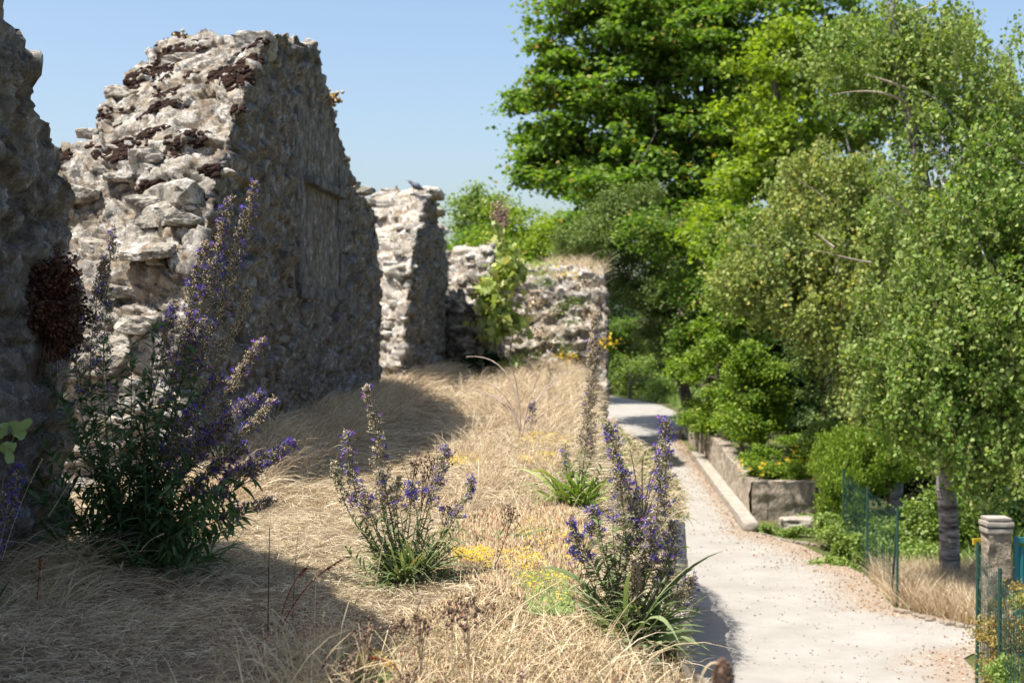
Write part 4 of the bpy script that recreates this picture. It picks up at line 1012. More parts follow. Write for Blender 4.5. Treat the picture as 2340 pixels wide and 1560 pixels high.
for (bx, by, mx, my, tx, ty, Y, lab) in (
  (645, 1430, 690, 1330, 775, 1280, 5.6, 'rusty red dock stem arching right out of the shade'),
  (640, 1420, 660, 1330, 700, 1295, 5.9, 'shorter rusty dock stem beside the arching one'),
  (85, 1370, 88, 1330, 92, 1280, 6.2, 'small rusty stem among straw at the far left'),
  (915, 1560, 920, 1510, 850, 1500, 4.8, 'short bright rusty dock tip at the bottom'),
  (930, 1460, 950, 1400, 965, 1360, 5.3, 'brown dead stem crossing below the middle bugloss')):
    stalk('dock_stem', lab, st3(bx, by, mx, my, tx, ty, Y), .0028, 'rust' if 'rusty' in lab else 'twig_dark', (34, .022, (0, 0, -.4), 'rust') if 'rusty' in lab else None, 'rusty dock stems')
# pale branching dry twigs in the middle distance
def twigs():
    b = P(1190, 985, 13.0); b[2] = gh(b[0], b[1]); t = thing('dry_branch', 'pale bare branching twigs standing in dry grass before the walls', 'dead branch', b)
    for (mx, my, tx, ty) in ((1190, 800, 1065, 815), (1175, 860, 1060, 870), (1200, 900, 1330, 835), (1200, 920, 1290, 845), (1190, 850, 1150, 800), (1180, 900, 1100, 900), (1210, 880, 1265, 790), (1185, 900, 1040, 880), (1220, 930, 1345, 905)):
        part('twig', [tube(bez(b, P(mx, my, 13), P(tx, ty, 13 + rng.normal() * .3), 12), np.linspace(.008, .003, 12), 5) + (0,)], MAT['twig'], t)
    b = P(1470, 1120, 9.6); b[2] = gh(b[0] - .3, b[1]) - .1; t = thing('dry_branch', 'dark dry twigs sticking out over the bank edge between the purple spikes', 'dead branch', b)
    for (tx, ty) in ((1520, 1030), (1500, 1060), (1470, 1040), (1440, 1030), (1540, 1080), (1400, 1080)):
        part('twig', [tube(bez(b, P((tx + 1460) / 2, (ty + 1120) / 2 - 10, 9.6), P(tx, ty, 9.6), 10), np.linspace(.006, .002, 10), 5) + (0,)], MAT['twig_dark'], t)
twigs()
# blurred brown seed head hooked over at the bottom right
def catkin():
    Y = 3.3; b = P(1585, 1700, Y); t = thing('drooping_seed_head', 'blurred brown fuzzy seed head hooked over at the bottom edge', 'dried weed', b)
    path = np.concatenate([bez(b, P(1590, 1530, Y), P(1625, 1515, Y), 8), bez(P(1625, 1515, Y), P(1643, 1508, Y), P(1650, 1530, Y), 5)[1:]])
    part('stem', [tube(path, .0028, 6) + (0,)], MAT['stalk'], t)
    c = P(1652, 1565, Y); V, F = blob(c, (.018, .018, .055), None, 3, .1, 2, 3); n = 900
    u = unit(rng.normal(size=(n, 3))); q = c + u * [.018, .018, .055]
    part('seed_cluster', [(V, F, 0), inst(OCT_V, OCT_F, frames(u + [0, 0, -.3]), np.stack([np.full(n, .012), np.full(n, .003), np.full(n, .003)], 1), q) + (0,)], MAT['seed'], t)
catkin()

# small green weeds in the shade
for (px, py, lab) in ((90, 1335, 'small green leafy weed in the shade at the far left'), (215, 1345, 'small green leafy weed in the shade under the dark bush'), (1215, 1360, 'small dark green sprout in the stonecrop')):
    b = GP(px, py); b[2] = gh(b[0], b[1]); o = mk('weed', [rosette(np.zeros(3), 12, .09, .022, 1.2, .01) + (0,)], MAT['e_leaf_shade' if px < 500 else 'e_leaf']); o.location = tuple(b); tag(o, lab, 'weed')

# climbing mallow in front of the corner wall
def mallow():
    Y = 26.5; b = P(1150, 880, Y); b[2] = gh(b[0], b[1]); t = thing('climbing_plant', 'tall pale green leafy climber with a pinkish seed plume between two walls', 'climbing plant', b)
    st = []
    for (mx, tx, ty) in ((1160, 1142, 490), (1150, 1165, 600), (1130, 1120, 670), (1180, 1185, 640)):
        st.append(tube(bez(b, P(mx, (880 + ty) / 2, Y), P(tx, ty, Y), 12), np.linspace(.02, .008, 12), 5) + (0,))
    part('stem', st, MAT['twig'], t)
    T = []; 
    for (cx, cy, rx, ry, n) in ((1130, 690, 34, 30, 240), (1150, 620, 30, 28, 150), (1160, 590, 22, 30, 120), (1150, 740, 44, 26, 240), (1115, 660, 18, 26, 90), (1180, 620, 18, 26, 80), (1125, 760, 26, 14, 80), (1140, 540, 14, 24, 40), (1170, 830, 26, 16, 60)):
        for k in range(n): T.append(P(cx + rng.normal() * rx * .55, cy + rng.normal() * ry * .6, Y + rng.normal() * .25))
    T = np.array(T); n = len(T)
    part('foliage', [inst(LEAF_V * [1, 1.3, 1], LEAF_F, frames(rng.normal(size=(n, 3)) + [0, -.3, -.2]), rng.uniform(.09, .2, n), T) + (0,)], MAT['mallow'], t)
    T = np.array([P(1143 + rng.normal() * 10, 495 + rng.normal() * 16, Y) for k in range(260)])
    part('seed_plume', [inst(OCT_V, OCT_F, frames(rng.normal(size=(260, 3)) + [0, 0, 1]), .05 * np.ones(260), T) + (0,)], MAT['seed_pink'], t)
mallow()

# ------------------------------------------------------------------ shrubs and trees
def crown_pts(blobs, n_cl, shell=.55, seed=1, gap=.0, gf=.8, bough=6):
    n_cl = n_cl / bough
    r = np.random.default_rng(seed); out = []; w = np.array([b[1][0] * b[1][1] + b[1][0] * b[1][2] + b[1][1] * b[1][2] for b in blobs]); w = w / w.sum()
    for (c, rad), ww in zip(blobs, w):
        m = int(n_cl * ww) + 1; u = unit(r.normal(size=(m, 3))); rr = np.where(r.uniform(size=m) < shell, r.uniform(.78, 1.05, m), r.uniform(.2, .85, m))
        rr = rr * (1 + .16 * fbm(u * 2.2 + np.asarray(c), 3, seed))
        q = np.asarray(c) + u * rr[:, None] * np.asarray(rad)
        if gap > 0: q = q[fbm(q * gf, 2, seed + 7) > -1 + gap * 1.2]
        sg = (rad[0] * rad[1] * rad[2]) ** (1 / 3) * .105; k = np.repeat(r.uniform(.5, 1.5, (len(q), 1)), bough, 0)
        q = np.repeat(q, bough, 0) + r.normal(size=(len(q) * bough, 3)) * np.array([1, 1, .6]) * sg * k
        out.append(q)
    return np.concatenate(out)

def leaves_at(q, per, sig, size, seed, flat=.5, up=.6, leafv=LEAF_V):
    r = np.random.default_rng(seed); n = len(q) * per
    s = np.repeat(r.uniform(.5, 1.4, (len(q), 1)), per, 0)
    T = np.repeat(q, per, 0) + r.normal(size=(n, 3)) * np.array([sig, sig, sig * flat]) * s
    d = r.normal(size=(n, 3)); d[:, 2] = d[:, 2] * .5 - .25
    nr = r.normal(size=(n, 3)) * .8 + [0, 0, up * 1.6]          # leaf faces mostly up
    d = unit(d); b = unit(np.cross(nr, d)); c = np.cross(d, b); R = np.stack([d, b, c], 2)
    return inst(leafv, LEAF_F, R, size * r.uniform(.6, 1.25, n), T)

def limb(a, b, r0, r1, n=8, wob=.15, seed=0):
    t = np.linspace(0, 1, n)[:, None]; a = np.asarray(a, float); b = np.asarray(b, float); L = np.linalg.norm(b - a)
    m = (a + b) / 2 + np.array([0, 0, .12 * L]); p = bez(a, m, b, n)
    p = p + wob * L * .25 * np.stack([vnoise(p * 1.1 + seed, 1), vnoise(p * 1.1 + seed, 2), vnoise(p * 1.1 + seed, 3)], 1) * np.sin(np.pi * t)
    return tube(p, np.linspace(r0, r1, n), 7)

def tree(label, base, top, r0, blobs, n_cl, per, sig, size, mat, seed, group='trees and tall shrubs right of the path', name='tree', cat='tree', bark='bark', shell=.55, gap=0, flat=.5, up=.6, nl=14, leafv=LEAF_V):
    base = np.asarray(base, float); top = np.asarray(top, float)
    t = thing(name, label, cat, base, group); r = np.random.default_rng(seed)
    q = crown_pts(blobs, n_cl, shell, seed, gap)
    tr = [limb(base, top, r0, r0 * .3, 14, .12, seed) + (0,)]
    for k in range(nl):
        e = q[r.integers(len(q))]; f = r.uniform(.35, .98); s = base + (top - base) * f
        tr.append(limb(s, e, r0 * .32 * (1.2 - f), r0 * .04, 9, .35, seed + k) + (0,))
    part('trunk', tr, MAT[bark], t)
    part('crown', [leaves_at(q, per, sig, size, seed + 1, flat, up, leafv) + (0,)], MAT[mat], t)
    return t
def B(px, py, Y, rx, ry, rz): return (P(px, py, Y), (rx, ry, rz))
def gp(px, Y): return np.array([(px - 1170) / FPX * Y, Y, -2.2])

# the big maple: sprays arranged in horizontal layers
tree('huge spreading maple with dark green lobed leaves rising against the sky', gp(1640, 46), P(1600, 60, 46), .38,
     [B(1560, 60, 46, 4.2, 4, 3.4), B(1330, 250, 45, 2.2, 2.6, 1.9), B(1420, 90, 45, 2.3, 2.5, 1.7), B(1500, 330, 44, 3.6, 3, 2.2), B(1290, 400, 45, 1.5, 2, 1.5), B(1700, 230, 45, 3.4, 3.5, 3), B(1250, 215, 45, 1.0, 1.5, .6), B(1260, 130, 45, .9, 1.2, .45), B(1215, 330, 45, .8, 1.2, .8), B(1340, 20, 45, 1.3, 1.5, .7), B(1850, 60, 46, 3, 3, 2.6), B(1500, -120, 46, 3.6, 3, 2.4), B(1420, 430, 43, 2.4, 2, 1.4), B(1450, 500, 43, 2.2, 1.6, 1.1), B(1580, 480, 43, 2.2, 1.6, 1.6), B(1320, 490, 43, 1.0, 1.4, .7), B(1900, 250, 45, 1.6, 1.6, 2.2)],
     3000, 44, .27, .19, 'maple', 5, gap=.34, flat=.34, up=.9, nl=44)
tree('bright yellow-green tree in the full sun left of the birch', gp(1830, 36), P(1770, 150, 36), .2,
     [B(1760, 330, 36, 1.35, 1.5, 2.1), B(1800, 130, 36, .9, 1, .8), B(1700, 470, 35, 1.0, 1.2, 1.2), B(1840, 420, 36, 1.2, 1.2, 1.8), B(1640, 560, 34, .7, .9, .8)],
     430, 50, .22, .15, 'maple2', 8, gap=.38, flat=.5)
tree('olive-green feathery conifer behind the corner wall', gp(1590, 42), P(1450, 480, 40), .2,
     [B(1420, 580, 40, 1.25, 1.3, 1.7), B(1380, 500, 40, .6, .8, .7), B(1475, 480, 40, .5, .7, .6), B(1330, 565, 39, .8, 1, .7), B(1510, 620, 40, 1.2, 1.2, 1.6), B(1450, 790, 64, 1.9, 1, 1.9), B(1500, 700, 41, .9, 1, .9), B(1560, 740, 40, .9, 1, 1.4)],
     1300, 60, .15, .07, 'yew', 9, gap=.1, flat=.8, up=.3)
tree('mid-green maple branches low over the lane beside the conifer', gp(1650, 37), P(1560, 500, 37), .12,
     [B(1570, 560, 36, .9, 1, 1.0), B(1480, 520, 36, .8, .9, .6), B(1580, 740, 36, .55, .8, 1.3), B(1410, 800, 63, 1.2, .7, 1.4)],
     420, 44, .18, .1, 'maple', 14, gap=.2, flat=.5)
# low shrubs at the bend of the path, far
tree('low green shrub on the verge where the path bends left', gp(1440, 60), P(1440, 850, 60), .08, [B(1440, 860, 62, 1.6, 1.2, 1.2), B(1400, 820, 64, 1.4, 1, 1.7), B(1510, 880, 58, .7, .8, .6)], 420, 40, .22, .1, 'herb', 15, name='shrub', cat='shrub')
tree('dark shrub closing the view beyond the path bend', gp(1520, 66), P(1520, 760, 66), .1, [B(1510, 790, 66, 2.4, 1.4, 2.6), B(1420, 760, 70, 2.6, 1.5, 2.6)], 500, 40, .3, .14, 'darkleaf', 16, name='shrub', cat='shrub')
# bright shrubs above the low wall
tree('glossy bright green shrub spilling over the low wall, tallest of them', gp(1660, 31), P(1650, 620, 31), .1,
     [B(1665, 770, 31, .85, .9, 1.3), B(1690, 650, 31, .9, .9, 1.0), B(1660, 910, 31.5, .5, .7, .7), B(1600, 820, 32, .45, .6, .35), B(1570, 860, 34, .4, .6, .5), B(1618, 955, 33, .38, .6, .28), B(1588, 930, 36, .4, .8, .35), B(1655, 985, 30, .32, .5, .22), B(1720, 560, 32, .9, .9, .8)], 620, 46, .14, .085, 'laurel', 17, name='shrub', cat='shrub', gap=.2)
tree('round bright green shrub in the middle of the low wall', gp(1700, 28), P(1700, 850, 28), .06,
     [B(1725, 920, 28.5, .70, .6, .72), B(1710, 985, 27.8, .36, .4, .3), B(1730, 850, 28, .5, .5, .7)], 420, 44, .12, .065, 'laurel', 18, name='shrub', cat='shrub', gap=.2)
tree('shrub with leaves darkened to fill in the shade between the green shrubs', gp(1810, 31), P(1800, 650, 31), .1,
     [B(1800, 830, 31.5, 1.1, .8, 1.7), B(1890, 880, 31, 1.0, .8, 1.3), B(1950, 940, 30, .9, .7, .8), B(1770, 860, 33, 1.2, .6, 1.3)], 900, 40, .20, .085, 'darkleaf', 19, name='shrub', cat='shrub', gap=.15)  # dark leaf colour gives the shaded hollow its darkness
tree('shaded ivy-clad trunk hanging left of the birch', gp(1880, 27), P(1885, 700, 27), .07,
     [B(1885, 900, 27, .35, .3, .9), B(1860, 780, 27, .5, .4, .6), B(1930, 800, 26, .5, .4, .6)], 300, 40, .12, .05, 'yew', 20, name='tree', cat='tree')
tree('low bushy plant with yellow flowers over the low wall', gp(1770, 24.7), P(1770, 1040, 24.8), .03,
     [B(1770, 1075, 24.75, .62, .32, .26), B(1735, 1058, 25.2, .38, .3, .27), B(1820, 1040, 25, .4, .3, .35)], 260, 46, .08, .045, 'laurel', 21, name='flower_bush', cat='bush', nl=8)
fb = COL.objects[-1].parent
T = np.array([P(px + rng.normal() * 3, py + rng.normal() * 3, 24.3 + rng.normal() * .05) for (px, py) in ((1690, 1055), (1692, 1068), (1714, 1068), (1735, 1066), (1748, 1060), (1800, 1045), (1806, 1052), (1835, 1015), (1818, 1018), (1828, 1048), (1845, 1050), (1740, 1082), (1858, 1088), (1828, 1104), (1780, 1058), (1815, 1032)) for k in range(4)])
part('blossoms', [inst(FLW_V * [.5, 1.2, 1.2], FLW_F, frames(rng.normal(size=(len(T), 3)) * .4 + [-.3, -1, .4]), .045 * np.ones(len(T)), T) + (0,)], MAT['yellow'], fb)

# distant thicket left of the maple
for k, (px, py, Y, rx, rz, mt, lab) in enumerate((
   (1050, 590, 60, 1.6, 1.5, 'maple', 'low distant green bush right of the pale wall stump'),
   (1110, 520, 62, 1.6, 1.6, 'herb', 'distant wispy-topped tree against the sky above the small stump'),
   (1210, 560, 58, 2.2, 1.8, 'maple2', 'distant light green tree under the maple edge'),
   (1160, 620, 56, 2.4, 1.2, 'maple', 'distant dark green bush behind the corner wall'),
   (1290, 600, 56, 2.0, 1.6, 'maple2', 'distant bright bush behind the corner wall grass'))):
    bl = [B(px, py, Y, rx, 1.2, rz)]
    if 'wispy' in lab: bl += [B(1100, 455, 62, .45, .5, .8), B(1125, 470, 62, .5, .5, .6), B(1070, 480, 62, .35, .5, .5)]
    tree(lab, gp(px, Y), P(px, py - 30, Y), .1, bl, 300, 44, .3, .14, mt, 40 + k, group='distant trees behind the ruined walls', gap=.2)
# fill behind everything: far wood
def farwood():
    T = []
    r = np.random.default_rng(77)
    q = np.stack([r.uniform(3, 62, 2600), r.uniform(74, 90, 2600), r.uniform(-2, 7, 2600)], 1)
    q = q[q[:, 2] < 4.5 + 3.0 * fbm(q * [.12, 0, 0] + 3, 3, 5)]
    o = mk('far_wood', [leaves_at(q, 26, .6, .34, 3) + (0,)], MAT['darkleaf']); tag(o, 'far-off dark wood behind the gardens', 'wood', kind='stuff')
farwood()

# birches: hanging strands of small leaves on fine twigs
def strands(centres, per, L, size, seed, ang_bias=(0, 0), lf=LEAF_V):
    r = np.random.default_rng(seed); m = len(centres)
    d = np.stack([r.normal(size=m) * .45 + ang_bias[0], r.normal(size=m) * .45, -np.abs(r.normal(size=m)) * .7 - .25], 1); d = unit(d)
    LL = L * r.uniform(.4, 1.3, m); t = r.uniform(0, 1, (m, per))
    e = centres + d * LL[:, None] * .6 - [0, 0, 1] * (LL * .4)[:, None]
    mid = centres + d * (LL * .55)[:, None]
    q = ((1 - t) ** 2)[..., None] * centres[:, None] + (2 * t * (1 - t))[..., None] * mid[:, None] + (t ** 2)[..., None] * e[:, None]
    q = q.reshape(-1, 3) + r.normal(size=(m * per, 3)) * .035
    n = len(q); dd = r.normal(size=(n, 3)) * .6 + [0, 0, -.7]; nr = r.normal(size=(n, 3)) + [0, -.3, .5]
    dd = unit(dd); b = unit(np.cross(nr, dd)); c = np.cross(dd, b)
    leaves = inst(lf, LEAF_F, np.stack([dd, b, c], 2), size * r.uniform(.5, 1.35, n), q)
    tw = ribbons(centres, mid, e, .004, 3, 'flat')
    return leaves, tw
BV = LEAF_V * [1, 1.0, 1]
def birch_tree(label, path, radii, blobs, m, per, L, size, mat, seed, limbs, base, gap=.3):
    t = thing('birch_tree', label, 'birch tree', base, 'trees and tall shrubs right of the path')
    q = crown_pts(blobs, m, .45, seed, gap, .9); q = np.concatenate([q[::2], q[::2] + np.random.default_rng(seed + 3).normal(size=q[::2].shape) * .07])
    lv, tw = strands(q, per, L, size, seed + 1, lf=BV)
    tr = [tube(path, radii, 10) + (0,)]
    r = np.random.default_rng(seed)
    for k in range(14):
        e = q[r.integers(len(q))]; s = path[r.integers(2, len(path) - 2)]; tr.append(limb(s, e, .022, .005, 9, .25, seed + k) + (0,))
    part('trunk', tr, MAT['birch'], t)
    for l in limbs: part('branch', [tube(l[0], np.linspace(l[1], l[2] * .3, len(l[0])), 6) + (0,)], MAT['twig'], t)
    part('crown', [lv + (0,)], MAT[mat], t); part('twigs', [tw + (0,)], MAT['twig_dark'], t)
bp = [gp(2172, 18.0), P(2172, 1350, 18), P(2168, 1200, 18), P(2160, 1070, 18), P(2158, 900, 18), P(2150, 700, 18), P(2130, 520, 18), P(2105, 400, 18), P(2085, 290, 18.1), P(2055, 180, 18.1), P(2040, 60, 18.1), P(2035, -150, 18.2)]
lb = [(bez(P(2105, 218, 18), P(2050, 190, 17.8), P(1975, 170, 17.6), 8), .03, .012), (bez(P(2085, 250, 18), P(2030, 190, 17.7), P(1900, 217, 17.5), 10), .024, .008),
      (bez(P(2120, 265, 18), P(2095, 250, 17.8), P(2065, 238, 17.8), 6), .02, .012), (bez(P(2075, 30, 18), P(2120, 20, 18), P(2160, -10, 18), 6), .02, .015),
      (bez(P(2150, 560, 18), P(2080, 500, 17.3), P(2010, 420, 17.0), 8), .022, .010), (bez(P(2105, 705, 17.6), P(2060, 690, 17.2), P(2030, 635, 17), 8), .022, .010),
      (bez(P(1990, 600, 17.2), P(1930, 590, 17), P(1865, 570, 17), 8), .014, .007), (bez(P(1905, 565, 17), P(1880, 545, 17), P(1862, 530, 17), 5), .016, .010),
      (bez(P(2340, 460, 17), P(2300, 420, 17), P(2240, 350, 17), 6), .014, .008)]
birch_tree('white-barked birch with drooping fine branches, filling the right side', bp, np.array([.15, .14, .125, .125, .11, .10, .095, .09, .085, .06, .045, .02]),
   [B(2300, 260, 18, 1.5, 1.3, 1.7), B(2240, 760, 16.9, 1.3, 1.0, 1.5), B(2330, 960, 16.5, 1.0, .9, .8), B(2080, 780, 17.2, .8, .8, 1.0), B(2100, 120, 18.5, 1.1, 1.0, .9), B(2150, 950, 16.8, .65, .7, .45), B(2360, 600, 17, 1.2, 1, 1.5), B(1990, 130, 18.6, .9, .9, .7), B(2230, 480, 17.2, 1.1, 1.0, 1.1), B(2060, 900, 17, .4, .5, .4)],
   7200, 15, .42, .060, 'birchleaf', 51, lb, bp[0], gap=.46)
bp2 = [gp(2050, 24), P(2050, 1000, 24), P(2040, 800, 24), P(2010, 650, 24), P(1980, 500, 24), P(1950, 380, 24), P(1930, 300, 24)]
lb2 = [(bez(P(1960, 610, 23.4), P(1890, 560, 23), P(1860, 480, 23), 8), .02, .01), (bez(P(1930, 500, 23.5), P(1880, 440, 23), P(1820, 410, 23), 8), .02, .008)]
birch_tree('greyish-green birch with yellowing leaves behind the big one', bp2, np.linspace(.12, .01, 7),
   [B(1960, 480, 24, 1.2, 1.0, 1.2), B(1830, 560, 23.5, 1.2, 1.0, 1.0), B(1900, 700, 23, 1.0, .9, .8), B(1750, 610, 23.5, .9, .9, .7), B(2000, 780, 23, .6, .7, .8), B(1990, 880, 22.5, .5, .6, .5), B(1890, 390, 24, 1.0, .8, .5)],
   3900, 15, .55, .068, 'birchleaf2', 61, lb2, bp2[0], gap=.36)
tree('purple-leaved plum tree glimpsed behind the birch at the right edge', gp(2330, 27), P(2330, 380, 27), .1, [B(2310, 450, 27, 1.2, 1, 1.3)], 260, 36, .2, .08, 'plum', 71, gap=.1)
tree('dense green garden tree behind the birch at the right', gp(2250, 30), P(2230, 650, 30), .16, [B(2200, 860, 28, 3.2, 1.0, 1.2), B(2300, 700, 32, 2.6, 1, 1.8), B(2150, 640, 33, 2.0, 1, 1.6)], 1100, 40, .25, .1, 'darkleaf', 72, gap=.1)  # leaf colour kept dark so gaps in the birch look shaded
# hedge of thuja by the wire fence
def hedge():
    c = P(1960, 1130, 21.5); t = thing('conifer_hedge', 'yellow-green trimmed conifer hedge behind the wire fence', 'hedge', (c[0], c[1], -2.2))
    bl = [B(1955, 1060, 22, .60, .5, .50), B(1925, 1150, 21.6, .32, .35, .8), B(2040, 1040, 22, .6, .5, .4), B(1900, 1050, 22.3, .28, .3, .35)]
    q = crown_pts(bl, 2600, .8, 5); m = 16; n = len(q) * m; r = np.random.default_rng(6)
    T = np.repeat(q, m, 0) + r.normal(size=(n, 3)) * .045
    d = unit(r.normal(size=(n, 3)) * .45 + [-.1, -.35, .9])
    part('foliage', [inst(LEAF_V * [1, .45, 1], LEAF_F, frames(d), .06 * r.uniform(.6, 1.3, n), T) + (0,)], MAT['thuja'], t)
    tr = [limb((P(px, 1250, 21.8)) * [1, 1, 0] + [0, 0, -2.2], P(px, 1050, 21.8), .03, .01, 7, .1, k) + (0,) for k, px in enumerate((1910, 1940, 1980, 2030))]
    part('trunk', tr, MAT['bark'], t)
hedge()
tree('ivy clump draped over the old stone pier by the hedge', gp(1880, 24.2), P(1885, 1060, 24.2), .04, [B(1900, 975, 24.2, .36, .3, .28), B(1870, 1010, 24.2, .2, .2, .32), B(1935, 1000, 24.2, .25, .25, .2)], 260, 46, .06, .045, 'herb', 81, name='ivy_clump', cat='ivy', nl=6)
# garden greenery behind the birch trunk and fence
tree('leafy green bramble growing behind the birch trunk', gp(2120, 20), P(2120, 1250, 20), .03, [B(2110, 1230, 20.5, .75, .4, .45), B(2210, 1200, 20, .6, .4, .5), B(2090, 1290, 19.5, .5, .35, .35)], 420, 40, .10, .055, 'herb', 82, name='bramble', cat='shrub', nl=10)
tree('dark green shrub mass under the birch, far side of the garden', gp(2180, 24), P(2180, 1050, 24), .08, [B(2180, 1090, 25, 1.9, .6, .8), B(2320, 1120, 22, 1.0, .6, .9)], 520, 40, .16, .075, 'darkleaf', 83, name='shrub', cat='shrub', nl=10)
tree('mixed green weeds and vines at the foot of the hedge', gp(1935, 20.4), P(1935, 1240, 20.4), .015, [B(1930, 1250, 20.3, .36, .25, .28), B(1910, 1290, 19.9, .25, .2, .14), B(1975, 1270, 19.8, .22, .2, .3), B(1900, 1210, 21.2, .22, .2, .2)], 300, 34, .06, .045, 'herb', 84, name='weeds', cat='weeds', nl=10)
tree('small pale green plants growing on the stones at the wall foot', gp(1770, 22.7), P(1770, 1195, 22.7), .01, [B(1765, 1205, 22.7, .16, .15, .09), B(1815, 1215, 22.4, .20, .15, .08), B(1850, 1190, 23.3, .22, .15, .14)], 110, 26, .05, .04, 'herb', 85, name='weeds', cat='weeds', nl=8)
tree('rusty olive thicket against the wire fence, bottom right corner', gp(2310, 12.2), P(2310, 1450, 12.2), .02, [B(2300, 1500, 12.2, .22, .3, .5), B(2335, 1420, 12.4, .2, .25, .4), B(2330, 1600, 11.9, .2, .3, .4)], 260, 30, .055, .026, 'thicket', 86, name='thicket', cat='shrub', nl=18)
tree('small green twig bush at the fence foot, bottom right', gp(2300, 11.6), P(2300, 1520, 11.7), .01, [B(2290, 1530, 11.7, .12, .15, .12), B(2340, 1370, 12.8, .1, .1, .06)], 80, 26, .05, .025, 'herb', 87, name='shrub', cat='shrub', nl=8)

# grass strip under the birch and verge greenery
def strip(name, lab, pts, n, L, wd, mat, z=-2.2, kind='stuff'):
    pts = np.array(pts); x0, y0 = pts.min(0); x1, y1 = pts.max(0); x = rng.uniform(x0, x1, n * 2); y = rng.uniform(y0, y1, n * 2); k = in_poly(x, y, pts.tolist()); x, y = x[k], y[k]; n = len(x)
    p = np.stack([x, y, np.full(n, z)], 1); a = rng.normal(size=(n, 3)) * .35; a[:, 2] = 1; a = unit(a); l = L * rng.uniform(.4, 1.3, n)
    g = rng.normal(size=(n, 3)) * .3; g[:, 2] = 0
    o = mk(name, [ribbons(p, p + a * (l * .6)[:, None], p + a * l[:, None] + g * l[:, None], wd, 3) + (0,)], MAT[mat]); tag(o, lab, 'grass', kind=kind)
strip('dry_grass_strip', 'knee-high tawny dry grass strip around the birch foot', [(4.6, 16.9), (4.7, 18.6), (6.6, 18.6), (6.4, 15.9), (5.3, 15.7)], 9000, .34, .010, 'straw_pink')
strip('garden_grass', 'green grass of the shady garden floor behind the fence', [(4.9, 18.6), (5.0, 23), (9, 24), (8.5, 18.4)], 8000, .3, .016, 'herb')
strip('verge_grass', 'green verge grass along the far bend of the path', [(6.1, 46), (6.2, 55), (4.4, 64), (2.6, 69), (8, 72), (9, 46)], 5000, .4, .04, 'herb')
def topgrass(name, lab, x0, x1, n, L, wd, mat):
    k = np.where((V4_[:, 2] > 1.9) & (V4_[:, 0] > x0) & (V4_[:, 0] < x1) & (V4_[:, 1] < 34.5) & (N4_[:, 2] > .3))[0]; k = rng.choice(k, n)
    cl = vnoise(V4_[k] * 3, 6); kk = cl > -.25; k = k[kk]; cl = cl[kk]; n = len(k)
    p = V4_[k] - [0, 0, .04]; a = rng.normal(size=(n, 3)) * .5; a[:, 2] = 1; a = unit(a); l = L * rng.uniform(.3, 1.3, n) * (.7 + cl); g = rng.normal(size=(n, 3)) * .4; g[:, 2] = -.1
    o = mk(name, [ribbons(p, p + a * (l * .6)[:, None], p + a * l[:, None] + g * l[:, None], wd, 3) + (0,)], MAT[mat]); tag(o, lab, 'grass', kind='stuff')
topgrass('wall_top_grass', 'dry pinkish grass growing on top of the corner wall', .8, 2.1, 2200, .34, .012, 'straw_pink')
topgrass('wall_top_weeds', 'green weeds growing on the left part of the corner wall top', -.5, 1.0, 1500, .24, .022, 'mallow')
# weeds growing out of the corner wall's face
pc = []
for (px, py, mi, n) in ((1225, 690, 0, 90), (1315, 690, 1, 110), (1280, 705, 1, 60), (1240, 720, 0, 60), (1300, 735, 2, 60), (1290, 805, 1, 70), (1270, 780, 2, 50), (1300, 625, 3, 40), (1290, 815, 3, 90), (1385, 783, 3, 60), (1215, 810, 1, 70), (1240, 650, 1, 50), (1335, 650, 0, 50), (1350, 720, 0, 60), (1235, 760, 0, 60)):
    c = P(px, py, 31.55); T = c + rng.normal(size=(n, 3)) * [.16, .06, .07]
    pc.append(inst(LEAF_V, LEAF_F, frames(rng.normal(size=(n, 3)) + [0, -.5, .5]), .07 * rng.uniform(.6, 1.3, n), T) + (mi,))
o = mk('wall_weeds', pc, [MAT['straw_pink'], MAT['yew'], MAT['sedum_g'], MAT['yellow']]); tag(o, 'mixed weeds and yellow flowers rooted in the face of the corner wall', 'weeds', kind='stuff')
tree('dark leafy bush in the gap between the last two walls', P(1110, 900, 27) * [1, 1, 0], P(1115, 830, 27), .03, [B(1100, 850, 26.6, .42, .3, .3), B(1180, 850, 27, .3, .3, .25)], 180, 36, .09, .06, 'darkleaf', 88, name='shrub', cat='shrub', nl=8, group=None)

# leaf litter and pebbles along the path edge
def litter():
    n = 3800; y = rng.uniform(13.5, 44, n); rx_ = np.interp(y, pb_y, pb_x); x = rx_ - np.abs(rng.normal(size=n)) * np.where(y < 23, .5, .25)
    T = np.stack([x, y, np.full(n, -2.178)], 1)
    o = mk('leaf_litter', [inst(LEAF_V, LEAF_F, frames(rng.normal(size=(n, 3)) * [1, 1, .15]), .03 * rng.uniform(.5, 1.4, n), T) + (0,)], MAT['litter']); tag(o, 'dry leaf litter along the right edge of the path', 'leaf litter', kind='stuff')
    n = 2600; y = rng.uniform(12.5, 36, n); rx_ = np.interp(y, pb_y, pb_x); x = rx_ - rng.uniform(0, 2.4, n) ** 1.5
    T = np.stack([x, y, np.full(n, -2.186)], 1)
    o = mk('gravel', [inst(ICO[1][0] * [1, 1, .6], ICO[1][1], frames(rng.normal(size=(n, 3)) * [1, 1, .1]), .010 * rng.uniform(.5, 1.8, n), T) + (0,)], MAT['pebble']); tag(o, 'loose pale gravel on the path surface', 'gravel', kind='stuff')
litter()

